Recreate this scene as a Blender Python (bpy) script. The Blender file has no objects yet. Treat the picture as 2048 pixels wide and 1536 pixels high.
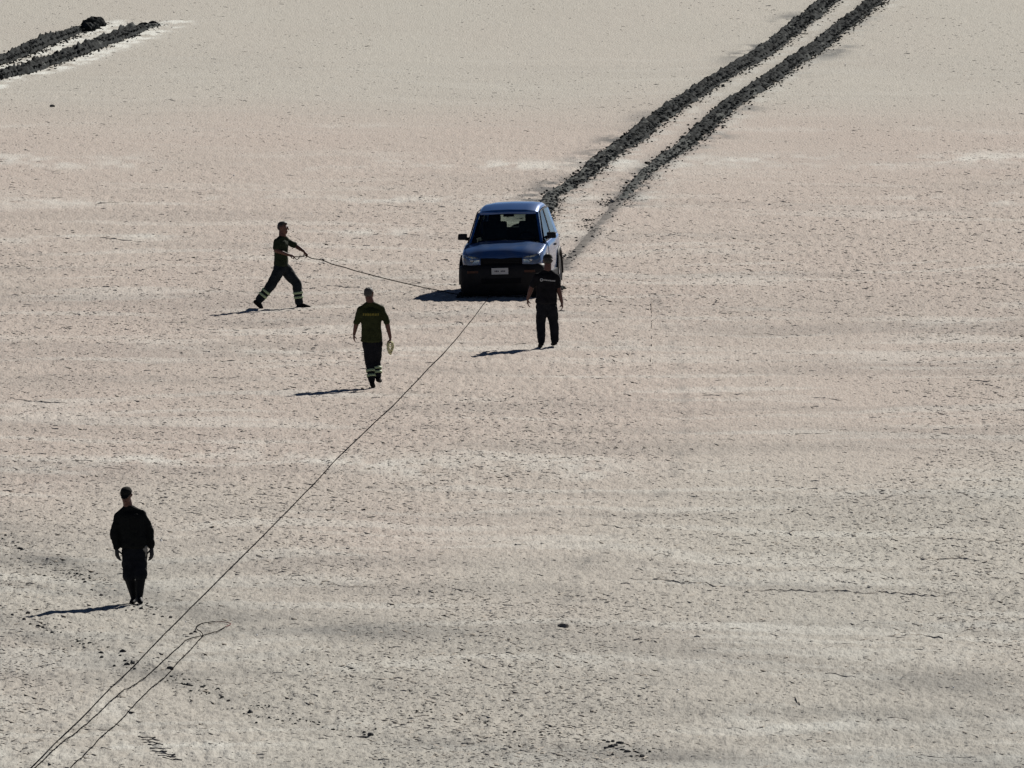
import bpy, bmesh, math, random
import numpy as np
from mathutils import Vector, Matrix, Euler

random.seed(7)
RNG = np.random.default_rng(11)
SC = bpy.context.scene
COL = SC.collection
R = math.radians
PI = math.pi

# ------------------------------------------------------------------ camera
CAM_H = 21.1
FPX = 34133.0                      # focal length in photo pixels (600 mm on 36 mm)
PITCH = math.atan(2384.0 / FPX)
cam_d = bpy.data.cameras.new('camera')
cam_d.sensor_width = 36.0
cam_d.lens = FPX / 2048.0 * 36.0
cam_d.clip_start = 1.0
cam_d.clip_end = 60000.0
cam = bpy.data.objects.new('camera', cam_d)
cam.location = (0, 0, CAM_H)
cam.rotation_euler = (PI / 2 - PITCH, 0, 0)
COL.objects.link(cam)
SC.camera = cam

# ------------------------------------------------------------------ light
SUN_EL, SUN_AZ = R(32.5), R(30.5)  # azimuth measured from +Y (away from camera) towards +X
world = bpy.data.worlds.new('World')
SC.world = world
world.use_nodes = True
wn = world.node_tree.nodes
wl = world.node_tree.links
wn.clear()
w_out = wn.new('ShaderNodeOutputWorld')
w_bg = wn.new('ShaderNodeBackground')
w_sky = wn.new('ShaderNodeTexSky')
w_sky.sky_type = 'NISHITA'
w_sky.sun_disc = False
w_sky.sun_elevation = SUN_EL
w_sky.sun_rotation = SUN_AZ
w_sky.altitude = 2000
w_sky.air_density = 0.35
w_sky.dust_density = 0.1
w_sky.ozone_density = 1.5
w_bg.inputs['Strength'].default_value = 0.05
wl.new(w_sky.outputs[0], w_bg.inputs[0])
wl.new(w_bg.outputs[0], w_out.inputs[0])

sun_d = bpy.data.lights.new('sun', 'SUN')
sun_d.energy = 5.0
sun_d.angle = R(0.5)
sun_d.color = (1.0, 0.955, 0.89)
sun = bpy.data.objects.new('sun', sun_d)
sdir = Vector((math.sin(SUN_AZ) * math.cos(SUN_EL), math.cos(SUN_AZ) * math.cos(SUN_EL), math.sin(SUN_EL)))
sun.rotation_euler = sdir.to_track_quat('Z', 'Y').to_euler()
sun.location = (30, 380, 60)
COL.objects.link(sun)

SC.view_settings.view_transform = 'Standard'
SC.view_settings.look = 'None'
SC.view_settings.gamma = 1.0
SC.view_settings.use_curve_mapping = False
SC.view_settings.exposure = 0.17
SC.cycles.max_bounces = 8
SC.cycles.transparent_max_bounces = 16

# ------------------------------------------------------------------ noise
_T = np.random.default_rng(5).random((8, 256, 256))


def vnoise(x, y, k=0):
    t = _T[k % 8]
    xi = np.floor(x).astype(np.int64); yi = np.floor(y).astype(np.int64)
    fx = x - xi; fy = y - yi
    fx = fx * fx * (3 - 2 * fx); fy = fy * fy * (3 - 2 * fy)
    a = t[xi & 255, yi & 255]; b = t[(xi + 1) & 255, yi & 255]
    c = t[xi & 255, (yi + 1) & 255]; d = t[(xi + 1) & 255, (yi + 1) & 255]
    return (a * (1 - fx) + b * fx) * (1 - fy) + (c * (1 - fx) + d * fx) * fy


def fbm(x, y, k=0, o=3):
    s = 0.0; a = 0.5; n = 0.0
    for i in range(o):
        s = s + a * vnoise(x + 17.3 * i, y - 9.1 * i, k + i)
        n += a; a *= 0.5; x = x * 2.03; y = y * 2.03
    return s / n


def worley(x, y, k=0):
    xi = np.floor(x).astype(np.int64); yi = np.floor(y).astype(np.int64)
    f1 = np.full(x.shape, 9.0); f2 = np.full(x.shape, 9.0)
    for dx in (-1, 0, 1):
        for dy in (-1, 0, 1):
            cx = xi + dx; cy = yi + dy
            px = cx + 0.1 + 0.8 * _T[k % 8][cx & 255, cy & 255]
            py = cy + 0.1 + 0.8 * _T[(k + 1) % 8][cx & 255, cy & 255]
            d = np.sqrt((px - x) ** 2 + (py - y) ** 2)
            m = d < f1
            f2 = np.where(m, f1, np.minimum(f2, d))
            f1 = np.where(m, d, f1)
    return f1, f2


def sstep(a, b, x):
    t = np.clip((x - a) / (b - a), 0, 1)
    return t * t * (3 - 2 * t)


def rough_amount(x, y):
    """how broken the crust is: strongest on the near flat, nearly smooth far off"""
    near = 1.0 - 0.55 * sstep(330, 405, y)
    pat = 0.55 + 0.9 * fbm(x * 0.16 + 3, y * 0.035, 3, 3)
    return near * pat


def ground_h(x, y):
    x = np.asarray(x, float); y = np.asarray(y, float)
    mask = sstep(190, 215, y) * (1 - sstep(470, 520, y)) * (1 - sstep(18, 30, np.abs(x)))
    ra = rough_amount(x, y)
    big = (fbm(x * 0.12, y * 0.055, 1, 3) - 0.5) * (0.10 + 0.05 * (1 - sstep(240, 290, y)))
    wx = x + 0.25 * (vnoise(x * 1.3, y * 0.9, 4) - 0.5)
    mid = (fbm(wx * 3.2, y * 1.5, 2, 2) - 0.5) * 0.030
    f1, f2 = worley(wx * 4.6, y * 2.3, 3)
    plate = np.minimum(f2 - f1, 0.45) * 0.020 + (0.5 - f1) * 0.010
    fine = (fbm(x * 13, y * 2.6, 6, 2) - 0.5) * 0.030
    lay = (fbm(x * 0.20 + 7, (y + 6.0 * (fbm(x * 0.2, y * 0.05, 6, 2) - 0.5)) * 0.5, 5, 3) - 0.5) * 0.045 * (1 - 0.7 * sstep(330, 390, y))
    return (big + lay + ra * (mid + plate + fine)) * mask


def gh(x, y):
    return float(ground_h(np.array([x]), np.array([y]))[0])


SP, CP = math.sin(PITCH), math.cos(PITCH)


def G(px, py):
    """ground point that the photograph shows at a pixel (flat ground)"""
    a = (px - 1024.0) / FPX
    b = (py - 768.0) / FPX
    dz = -SP - b * CP
    t = CAM_H / -dz
    return Vector((a * t, (CP - b * SP) * t, 0.0))


def scale_at(py):
    g = G(1024, py)
    return FPX / (g.y * CP + CAM_H * SP)


# ------------------------------------------------------------------ materials
def new_mat(name):
    m = bpy.data.materials.new(name)
    m.use_nodes = True
    nt = m.node_tree
    b = nt.nodes.get('Principled BSDF')
    return m, nt, b


def simple_mat(name, c, rough=0.6, metal=0.0, var=0.25, scale=20.0, bump=0.0, spec=0.5, coat=0.0):
    m, nt, b = new_mat(name)
    n = nt.nodes.new('ShaderNodeTexNoise')
    n.inputs['Scale'].default_value = scale
    n.inputs['Detail'].default_value = 4
    tc = nt.nodes.new('ShaderNodeTexCoord')
    nt.links.new(tc.outputs['Object'], n.inputs['Vector'])
    r = nt.nodes.new('ShaderNodeValToRGB')
    r.color_ramp.elements[0].position = 0.3
    r.color_ramp.elements[1].position = 0.7
    lo = [v * (1 - var) for v in c]; hi = [min(1, v * (1 + var)) for v in c]
    r.color_ramp.elements[0].color = (*lo, 1)
    r.color_ramp.elements[1].color = (*hi, 1)
    nt.links.new(n.outputs['Fac'], r.inputs['Fac'])
    nt.links.new(r.outputs['Color'], b.inputs['Base Color'])
    b.inputs['Roughness'].default_value = rough
    b.inputs['Metallic'].default_value = metal
    b.inputs['Specular IOR Level'].default_value = spec
    b.inputs['Coat Weight'].default_value = coat
    b.inputs['Coat Roughness'].default_value = 0.05
    if bump > 0:
        bp = nt.nodes.new('ShaderNodeBump')
        bp.inputs['Strength'].default_value = bump
        bp.inputs['Distance'].default_value = 0.01
        nt.links.new(n.outputs['Fac'], bp.inputs['Height'])
        nt.links.new(bp.outputs['Normal'], b.inputs['Normal'])
    return m


def ground_mat():
    m, nt, b = new_mat('dry_mud')
    N = nt.nodes; L = nt.links
    geo = N.new('ShaderNodeNewGeometry')
    at = N.new('ShaderNodeAttribute'); at.attribute_name = 'tint'
    sep = N.new('ShaderNodeSeparateColor')
    L.new(at.outputs['Color'], sep.inputs[0])

    def noise(scale, sx, sy, detail=4):
        mp = N.new('ShaderNodeMapping')
        mp.inputs['Scale'].default_value = (sx, sy, 1)
        L.new(geo.outputs['Position'], mp.inputs['Vector'])
        n = N.new('ShaderNodeTexNoise')
        n.inputs['Scale'].default_value = scale
        n.inputs['Detail'].default_value = detail
        L.new(mp.outputs[0], n.inputs['Vector'])
        return n.outputs['Fac']

    def mix(f, a, c):
        x = N.new('ShaderNodeMix'); x.data_type = 'RGBA'
        if isinstance(f, float): x.inputs[0].default_value = f
        else: L.new(f, x.inputs[0])
        for s, v in ((6, a), (7, c)):
            if isinstance(v, tuple): x.inputs[s].default_value = (*v, 1)
            else: L.new(v, x.inputs[s])
        return x.outputs[2]

    def ramp(f, p0, p1, v0=0.0, v1=1.0):
        r = N.new('ShaderNodeMapRange')
        L.new(f, r.inputs[0])
        for i, v in enumerate((p0, p1, v0, v1)):
            r.inputs[i + 1].default_value = v
        return r.outputs[0]

    pink = (0.484, 0.408, 0.354)
    grey = (0.470, 0.450, 0.392)
    salt = (0.72, 0.72, 0.66)
    damp = (0.085, 0.088, 0.088)
    c = mix(sep.outputs[2], pink, grey)
    # grain: pale salt flecks and darker silt, a few centimetres across
    c = mix(ramp(noise(1.0, 26, 4.2, 4), 0.50, 0.72, 0, 0.6), c, (0.60, 0.575, 0.51))
    c = mix(ramp(noise(1.0, 20, 4.0, 4), 0.52, 0.72, 0, 0.62), c, (0.27, 0.245, 0.21))
    c = mix(ramp(noise(0.25, 1.0, 0.35, 4), 0.5, 0.8, 0, 0.30), c, (0.40, 0.36, 0.31))
    c = mix(sep.outputs[0], c, salt)
    c = mix(sep.outputs[1], c, damp)
    L.new(c, b.inputs['Base Color'])
    b.inputs['Roughness'].default_value = 0.95
    b.inputs['Specular IOR Level'].default_value = 0.15
    bp = N.new('ShaderNodeBump')
    bp.inputs['Strength'].default_value = 0.9
    bp.inputs['Distance'].default_value = 0.03
    L.new(noise(1.0, 22, 4.2, 5), bp.inputs['Height'])
    L.new(bp.outputs[0], b.inputs['Normal'])
    return m


def paint_mat():
    m, nt, b = new_mat('blue_paint')
    N = nt.nodes; L = nt.links
    tc = N.new('ShaderNodeTexCoord')
    n = N.new('ShaderNodeTexNoise'); n.inputs['Scale'].default_value = 3.5; n.inputs['Detail'].default_value = 6
    L.new(tc.outputs['Object'], n.inputs['Vector'])
    sx = N.new('ShaderNodeSeparateXYZ'); L.new(tc.outputs['Object'], sx.inputs[0])
    lowr = N.new('ShaderNodeMapRange')
    L.new(sx.outputs[2], lowr.inputs[0])
    lowr.inputs[1].default_value = 1.1; lowr.inputs[2].default_value = 0.4
    lowr.inputs[3].default_value = 0.08; lowr.inputs[4].default_value = 0.9
    mu = N.new('ShaderNodeMath'); mu.operation = 'MULTIPLY'
    nr = N.new('ShaderNodeMapRange'); L.new(n.outputs['Fac'], nr.inputs[0])
    nr.inputs[1].default_value = 0.3; nr.inputs[2].default_value = 0.65
    L.new(lowr.outputs[0], mu.inputs[0]); L.new(nr.outputs[0], mu.inputs[1])
    mx = N.new('ShaderNodeMix'); mx.data_type = 'RGBA'
    L.new(mu.outputs[0], mx.inputs[0])
    mx.inputs[6].default_value = (0.008, 0.084, 0.28, 1)
    mx.inputs[7].default_value = (0.16, 0.15, 0.14, 1)
    L.new(mx.outputs[2], b.inputs['Base Color'])
    b.inputs['Metallic'].default_value = 0.25
    b.inputs['Roughness'].default_value = 0.35
    b.inputs['Coat Weight'].default_value = 0.8
    b.inputs['Coat Roughness'].default_value = 0.06
    return m


def glass_mat(name, tint=(0.55, 0.6, 0.6)):
    m = bpy.data.materials.new(name); m.use_nodes = True
    nt = m.node_tree; N = nt.nodes; L = nt.links
    N.clear()
    o = N.new('ShaderNodeOutputMaterial')
    t = N.new('ShaderNodeBsdfTransparent'); t.inputs[0].default_value = (*tint, 1)
    g = N.new('ShaderNodeBsdfGlossy'); g.inputs['Roughness'].default_value = 0.02
    f = N.new('ShaderNodeFresnel'); f.inputs['IOR'].default_value = 1.45
    x = N.new('ShaderNodeMixShader')
    L.new(f.outputs[0], x.inputs[0]); L.new(t.outputs[0], x.inputs[1]); L.new(g.outputs[0], x.inputs[2])
    L.new(x.outputs[0], o.inputs[0])
    return m


M = {}
M['ground'] = ground_mat()
M['flake'] = simple_mat('mud_crust', (0.42, 0.38, 0.325), 0.95, 0, 0.2, 3, 0, 0.1)
M['mud'] = simple_mat('wet_mud', (0.028, 0.031, 0.031), 0.95, 0, 0.85, 7, 0.6, 0.05)
M['mud_drier'] = simple_mat('half_dry_mud', (0.085, 0.09, 0.085), 0.95, 0, 0.6, 9, 0.5, 0.05)
M['print'] = simple_mat('pressed_damp_mud', (0.20, 0.186, 0.17), 0.95, 0, 0.35, 5, 0.4, 0.05)
M['clod'] = simple_mat('dark_clod', (0.085, 0.083, 0.082), 0.95, 0, 0.5, 14, 0.5, 0.05)
M['salt'] = simple_mat('salt_glint_white', (0.85, 0.85, 0.82), 0.5)
M['rope'] = simple_mat('dark_rope', (0.010, 0.009, 0.009), 0.95, 0, 0.4, 40, 0, 0.0)
M['rope_red'] = simple_mat('reddish_rope', (0.20, 0.07, 0.055), 0.8, 0, 0.3, 40, 0, 0.2)
M['rope_pale'] = simple_mat('pale_yellow_cord', (0.62, 0.60, 0.36), 0.8, 0, 0.25, 60, 0, 0.2)
M['paint'] = paint_mat()
M['glass'] = glass_mat('window_glass', (0.55, 0.62, 0.60))
M['lamp_glass'] = glass_mat('lamp_glass', (0.8, 0.85, 0.85))
M['plastic'] = simple_mat('black_plastic', (0.012, 0.012, 0.013), 0.55, 0, 0.3, 8, 0.0, 0.15)
M['grille'] = simple_mat('grille_black', (0.006, 0.006, 0.007), 0.7, 0, .2, 20, 0, 0.1)
M['interior'] = simple_mat('dark_trim', (0.012, 0.012, 0.013), 0.9, 0, .2, 20, 0, 0.1)
M['seat'] = simple_mat('grey_seat_cloth', (0.09, 0.09, 0.10), 0.9, 0, .2, 20, 0, 0.1)
M['rubber'] = simple_mat('tyre_rubber', (0.018, 0.017, 0.017), 0.9, 0, 0.4, 12, 0.3)
M['rim'] = simple_mat('alloy_rim', (0.35, 0.35, 0.35), 0.4, 0.6, 0.2, 9)
M['chrome'] = simple_mat('lamp_reflector', (0.55, 0.56, 0.56), 0.25, 0.8, 0.1, 9)
M['amber'] = simple_mat('amber_lens', (0.07, 0.028, 0.016), 0.4, 0, .2, 20, 0, 0.2)
M['red_lens'] = simple_mat('red_lens', (0.3, 0.02, 0.02), 0.3)
M['plate'] = simple_mat('plate_white', (0.52, 0.52, 0.50), 0.5, 0, 0.05)
M['ink'] = simple_mat('plate_ink', (0.04, 0.04, 0.05), 0.6)
M['skin'] = simple_mat('tanned_skin', (0.115, 0.052, 0.038), 0.55, 0, 0.12, 30, 0.05, 0.35)
M['eye'] = simple_mat('eye_white', (0.6, 0.58, 0.55), 0.3)
M['hair'] = simple_mat('dark_hair', (0.02, 0.016, 0.013), 0.6, 0, 0.4, 80, 0.5)
M['hair_grey'] = simple_mat('cropped_grey_hair', (0.05, 0.048, 0.045), 0.7, 0, 0.4, 80, 0.5)
M['olive_dark'] = simple_mat('dark_green_cotton', (0.022, 0.030, 0.017), 0.9, 0, 0.25, 12, 0.1, 0.1)
M['olive'] = simple_mat('olive_cotton', (0.029, 0.035, 0.014), 0.9, 0, 0.2, 12, 0.1, 0.1)
M['olive_print'] = simple_mat('faded_yellow_print', (0.15, 0.13, 0.02), 0.9, 0, 0.15, 40)
M['black_cotton'] = simple_mat('black_cotton', (0.010, 0.010, 0.012), 0.9, 0, 0.3, 12, 0.1, 0.1)
M['jumper'] = simple_mat('black_jumper_wool', (0.009, 0.010, 0.010), 0.95, 0, 0.3, 40, 0.2, 0.1)
M['white_print'] = simple_mat('grey_white_print', (0.36, 0.37, 0.37), 0.8, 0, 0.1, 40)
M['trouser'] = simple_mat('dark_work_trousers', (0.016, 0.021, 0.024), 0.9, 0, 0.35, 9, 0.15, 0.1)
M['trouser_black'] = simple_mat('black_work_trousers', (0.011, 0.012, 0.015), 0.9, 0, 0.35, 9, 0.15, 0.1)
M['hivis'] = simple_mat('pale_reflective_tape', (0.33, 0.42, 0.24), 0.6, 0.0, 0.12, 30)
M['boot'] = simple_mat('black_boot', (0.010, 0.009, 0.009), 0.8, 0, 0.4, 15, 0.2, 0.1)
M['rubber_boot'] = simple_mat('dark_rubber_boot', (0.006, 0.007, 0.009), 0.6, 0, 0.3, 10, 0.1, 0.1)
M['mud_stain'] = simple_mat('dried_mud_stain', (0.22, 0.21, 0.19), 0.9, 0, 0.3, 20)
M['cap'] = simple_mat('dark_cap_cloth', (0.020, 0.020, 0.018), 0.9, 0, 0.3, 30, 0.1, 0.1)
M['glove'] = simple_mat('work_glove', (0.03, 0.03, 0.034), 0.9, 0, .3, 20, 0, 0.1)


# ------------------------------------------------------------------ object helpers
def tag(o, label=None, cat=None, group=None, kind=None):
    if label: o['label'] = label
    if cat: o['category'] = cat
    if group: o['group'] = group
    if kind: o['kind'] = kind
    return o


def empty(name, loc=(0, 0, 0)):
    o = bpy.data.objects.new(name, None)
    o.location = loc
    o.empty_display_size = 0.2
    COL.objects.link(o)
    return o


def link(name, me, mat=None, parent=None, smooth=False):
    o = bpy.data.objects.new(name, me)
    COL.objects.link(o)
    if mat is not None:
        me.materials.clear(); me.materials.append(mat)
    if parent is not None: o.parent = parent
    if smooth: me.shade_smooth()
    return o


def from_bm(name, bm, mat, parent=None, smooth=False, bevel=0.0):
    bmesh.ops.recalc_face_normals(bm, faces=bm.faces)
    if bevel > 0:
        bmesh.ops.bevel(bm, geom=list(bm.edges), offset=bevel, segments=2, affect='EDGES', profile=0.6)
    me = bpy.data.meshes.new(name)
    bm.to_mesh(me); bm.free()
    return link(name, me, mat, parent, smooth)


def bm_box(bm, c, s, rot=None):
    v = []
    for dx in (-.5, .5):
        for dy in (-.5, .5):
            for dz in (-.5, .5):
                p = Vector((dx * s[0], dy * s[1], dz * s[2]))
                if rot is not None: p = rot @ p
                v.append(bm.verts.new(p + Vector(c)))
    for f in ((0, 1, 3, 2), (4, 6, 7, 5), (0, 4, 5, 1), (2, 3, 7, 6), (0, 2, 6, 4), (1, 5, 7, 3)):
        bm.faces.new([v[i] for i in f])


def bm_grid(bm, P, close_u=False):
    """P[i][j] points -> quads"""
    V = [[bm.verts.new(p) for p in row] for row in P]
    n, k = len(V), len(V[0])
    for i in range(n - 1):
        for j in range(k - 1):
            bm.faces.new((V[i][j], V[i + 1][j], V[i + 1][j + 1], V[i][j + 1]))
        if close_u:
            bm.faces.new((V[i][k - 1], V[i + 1][k - 1], V[i + 1][0], V[i][0]))
    return V


def bm_tube(bm, pts, r, n=6, cap=True):
    pts = [Vector(p) for p in pts]
    rings = []
    for i, p in enumerate(pts):
        a = pts[max(0, i - 1)]; c = pts[min(len(pts) - 1, i + 1)]
        d = (c - a).normalized()
        up = Vector((0, 0, 1)) if abs(d.z) < 0.9 else Vector((1, 0, 0))
        s = d.cross(up).normalized(); u = s.cross(d)
        rr = r[i] if isinstance(r, (list, tuple)) else r
        rings.append([p + (s * math.cos(2 * PI * k / n) + u * math.sin(2 * PI * k / n)) * rr for k in range(n)])
    V = bm_grid(bm, rings, True)
    if cap:
        bm.faces.new(V[0][::-1]); bm.faces.new(V[-1])


def bm_slab(bm, poly, thick, axis):
    """prism from a 3D polygon pushed by thick along axis"""
    a = Vector(axis).normalized() * thick
    A = [bm.verts.new(Vector(p)) for p in poly]
    B = [bm.verts.new(Vector(p) + a) for p in poly]
    bm.faces.new(A[::-1]); bm.faces.new(B)
    n = len(poly)
    for i in range(n):
        bm.faces.new((A[i], A[(i + 1) % n], B[(i + 1) % n], B[i]))


def np_mesh(name, V, F, mat):
    me = bpy.data.meshes.new(name)
    V = np.asarray(V, np.float32); F = np.asarray(F, np.int32)
    k = F.shape[1]
    me.vertices.add(len(V)); me.vertices.foreach_set('co', V.ravel())
    me.loops.add(F.size); me.loops.foreach_set('vertex_index', F.ravel())
    me.polygons.add(len(F))
    me.polygons.foreach_set('loop_start', np.arange(0, F.size, k, dtype=np.int32))
    me.polygons.foreach_set('loop_total', np.full(len(F), k, np.int32))
    me.update(calc_edges=True)
    me.materials.append(mat)
    return me


def catmull(pts, step):
    P = [np.array(p, float) for p in pts]
    P = [2 * P[0] - P[1]] + P + [2 * P[-1] - P[-2]]
    out = []
    for i in range(1, len(P) - 2):
        a, b, c, d = P[i - 1:i + 3]
        n = max(2, int(np.linalg.norm(c - b) / step))
        for k in range(n):
            t = k / n
            out.append(0.5 * ((2 * b) + (c - a) * t + (2 * a - 5 * b + 4 * c - d) * t * t + (3 * b - a - 3 * c + d) * t ** 3))
    out.append(P[-2])
    return np.array(out)


# ------------------------------------------------------------------ traced ground lines (photo pixels on the ground)
RUT_A = [(1020, 530), (1062, 472), (1086, 430), (1096, 408), (1104, 393), (1127, 379), (1171, 350), (1208, 317), (1262, 281), (1317, 237), (1372, 200), (1426, 164), (1481, 131),
         (1554, 84), (1609, 40), (1649, 7), (1680, -25), (1720, -75)]
RUT_B = [(1240, 402), (1262, 377), (1285, 352), (1299, 339), (1335, 312), (1372, 288), (1426, 239), (1463, 209), (1536, 161), (1590, 121), (1645, 84),
         (1700, 42), (1747, 4), (1785, -35), (1820, -75)]
PRINT_B = [(1130, 530), (1160, 497), (1189, 463), (1213, 434), (1237, 405), (1258, 381), (1277, 361), (1290, 347)]
RUT_C = [(-60, 141), (0, 125), (39, 111), (78, 92), (117, 78), (141, 68), (176, 54), (203, 47)]
RUT_D = [(-60, 168), (0, 154), (39, 145), (78, 133), (117, 121), (156, 107), (195, 92), (234, 78), (264, 64), (309, 49)]


def gpath(pix, step=0.1):
    return catmull([tuple(G(*p))[:2] for p in pix], step)


PATHS = {k: gpath(v) for k, v in dict(a=RUT_A, b=RUT_B, p=PRINT_B, c=RUT_C, d=RUT_D).items()}


def path_dist(x, y, path, reach):
    """distance across the path (signed by side) for points near it; large elsewhere"""
    d = np.full(x.shape, 99.0)
    y0, y1 = path[:, 1].min() - 2, path[:, 1].max() + 2
    sel = (y > y0) & (y < y1)
    px = np.interp(y[sel], path[:, 1], path[:, 0])
    dd = x[sel] - px
    d[sel] = dd
    return d


# ------------------------------------------------------------------ ground
def build_ground():
    nu, ny = 540, 1400
    ud = np.linspace(-1.12, 1.12, nu)
    ext = 1.12 * np.array([1.15, 1.5, 2.2, 3.5, 6, 10, 20, 45])
    u = np.concatenate([-ext[::-1], ud, ext])
    # rows: even steps in the angle below the horizon, so that near and far relief are resolved alike
    ang = np.linspace(0.0455, 0.0960, ny)
    yd = CAM_H / ang
    near = np.array([-400, -200, -60, 20, 90, 150, 190, 208.0])
    far = np.array([490, 540, 640, 850, 1200, 2000, 4000, 8000, 16000, 30000.0])
    yr = np.concatenate([near, np.sort(yd), far])
    hw = 0.0300 * np.maximum(yr, 228.0)
    X = u[None, :] * hw[:, None]
    Y = np.repeat(yr[:, None], len(u), 1)
    x, y = X.ravel(), Y.ravel()
    z = ground_h(x, y)
    # ruts press the ground down a little so the churned mud sits in it
    for k in 'abcd':
        d = path_dist(x, y, PATHS[k], 1)
        z -= 0.03 * np.exp(-(d / 0.22) ** 2)
    nr, nc = X.shape
    idx = np.arange(nr * nc).reshape(nr, nc)
    F = np.stack([idx[:-1, :-1], idx[:-1, 1:], idx[1:, 1:], idx[1:, :-1]], -1).reshape(-1, 4)
    me = np_mesh('ground', np.stack([x, y, z], -1), F, M['ground'])
    # tint: R salt, G damp, B grey against pink
    grey = np.clip(sstep(385, 410, y + 25 * (fbm(x * 0.10, y * 0.02, 2, 3) - 0.5)) +
                   1.0 * (1 - sstep(250, 292, y + 70 * (fbm(x * 0.13 + 4, y * 0.03, 5, 3) - 0.5) - 1.6 * x)), 0, 1)
    grey = np.clip(0.12 + 0.75 * grey + 0.25 * (fbm(x * 0.4, y * 0.07, 1, 3) - 0.5), 0, 1)
    salt = np.zeros_like(x)

    def yrow(py): return G(1024, py).y
    for py, half, wob, s, x0, x1 in ((318, 2.2, 9, 0.75, -30, 14), (404, 1.6, 5, 0.6, -30, 14), (468, 1.6, 6, 0.5, -30, 1), (940, 2.4, 9, 0.6, -14, 1),
                                     (258, 1.2, 6, 0.25, -30, 30), (1260, 1.6, 8, 0.4, 2, 14), (1345, 1.2, 8, 0.4, -3, 12), (690, 1.4, 6, 0.3, -8, 2),
                                     (1440, 2.0, 8, 0.5, -8, 12), (1520, 1.6, 5, 0.5, -8, 12), (640, 1.2, 6, 0.25, 2, 14)):
        yc = yrow(py) + wob * (fbm(x * 0.22, y * 0.0 + py, 2, 2) - 0.5)
        patch = sstep(0.36, 0.60, fbm(x * 0.5 + py, y * 0.25, 4, 3)) * sstep(0.25, 0.7, fbm(x * 3.0 + py, y * 0.7, 6, 3))
        salt += 0.75 * s * np.exp(-((y - yc) / half) ** 2) * patch * sstep(x0 - 1, x0, x) * (1 - sstep(x1, x1 + 2, x))
    damp = np.zeros_like(x)
    nz = fbm(x * 2.6, y * 1.1, 6, 3)
    nz2 = fbm(x * 6.0 + 3, y * 1.6, 2, 3)
    for k, s, side in (('c', 1.0, 1), ('d', 1.0, 1)):
        d = path_dist(x, y, PATHS[k], 2)
        salt += 2.2 * np.exp(-((d - 0.45 * side) / 0.40) ** 2) * sstep(0.30, 0.58, nz) * (0.25 + 0.75 * sstep(0.35, 0.6, nz2))
    for k in 'ab':
        d = path_dist(x, y, PATHS[k], 2)
        salt += 0.35 * np.exp(-((d - 0.45) / 0.3) ** 2) * sstep(0.45, 0.6, nz)
        lump = sstep(0.55, 0.72, fbm(x * 0.2 + 9, y * 0.11, 7, 2))
        damp += 0.75 * np.exp(-((d + (0.5 if k == 'a' else -0.6)) / 0.35) ** 2) * lump * sstep(0.3, 0.6, nz)
        damp += 0.62 * np.exp(-(d / 0.36) ** 2) * sstep(0.25, 0.5, nz)
    # old wheel lanes: broad greyer bands swinging across the near flat
    for ln, hw_, a in (([(-200, 1000), (0, 1070), (200, 1165), (420, 1232), (800, 1265), (1300, 1292), (1700, 1345), (2250, 1400)], 2.4, 0.26),
                       ([(-200, 1190), (0, 1243), (250, 1322), (450, 1396), (760, 1470), (1000, 1500), (1300, 1515), (2250, 1530)], 1.8, 0.24),
                       ([(-200, 1330), (60, 1350), (300, 1356), (560, 1345), (900, 1390), (1300, 1420), (2250, 1440)], 1.5, 0.13),
                       ([(900, 1120), (1300, 1150), (1700, 1183), (2250, 1240)], 1.2, 0.10), ([(-200, 610), (600, 640), (1400, 655), (2250, 640)], 4.0, 0.05),
                       ([(1100, 590), (1500, 610), (2250, 600)], 5.0, 0.06)):
        q = np.array([tuple(G(*p))[:2] for p in ln])
        dd = y - np.interp(x, q[:, 0], q[:, 1]) + 1.2 * (fbm(x * 0.6, y * 0.2, 5, 3) - 0.5)
        damp += a * np.exp(-(dd / hw_) ** 2) * (0.5 + sstep(0.3, 0.7, fbm(x * 0.5, y * 0.3, 3, 3))) * (y < 420)
    # thin layered bands left by the receding water
    yw = y + 7.0 * (fbm(x * 0.18, y * 0.05, 7, 3) - 0.5)
    st = fbm(x * 0.16 + 5, yw * 0.42 + 0.03 * x, 6, 3); st2 = fbm(x * 0.26 + 1, yw * 0.75 - 0.02 * x, 1, 3)
    fl = (1 - 0.75 * sstep(325, 385, y)) * (y < 420) * sstep(200, 215, y)
    damp += fl * (0.16 * sstep(0.50, 0.72, st) + 0.07 * (1 - sstep(250, 272, y)))
    salt += fl * 0.26 * sstep(0.54, 0.74, st2)
    # a faint walked trail right of the car
    tr = np.array([tuple(G(*p))[:2] for p in ((1100, 1260), (1165, 1130), (1250, 1060), (1345, 965), (1372, 860), (1365, 740), (1310, 590))])
    dd = x - np.interp(y, tr[:, 1], tr[:, 0], left=999, right=999)
    damp += 0.26 * np.exp(-(dd / 0.10) ** 2) * sstep(0.42, 0.6, nz)
    d = path_dist(x, y, PATHS['p'], 2)
    damp += 0.75 * np.exp(-(d / 0.15) ** 2) * sstep(0.2, 0.5, nz)
    col = np.stack([np.clip(salt, 0, 1), np.clip(damp, 0, 0.9), grey, np.ones_like(x)], -1).astype(np.float32)
    ca = me.color_attributes.new('tint', 'FLOAT_COLOR', 'POINT')
    ca.data.foreach_set('color', col.ravel())
    o = link('ground', me, None)
    tag(o, kind='structure', label='pale dried mud flat with cracked crust')
    me.shade_smooth()
    return o


build_ground()


# ------------------------------------------------------------------ loose lumps
ICO_V, ICO_F = None, None


def ico_base():
    global ICO_V, ICO_F
    bm = bmesh.new()
    bmesh.ops.create_icosphere(bm, subdivisions=1, radius=1.0)
    bm.verts.ensure_lookup_table()
    ICO_V = np.array([v.co[:] for v in bm.verts])
    ICO_F = np.array([[v.index for v in f.verts] for f in bm.faces])
    bm.free()


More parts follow.
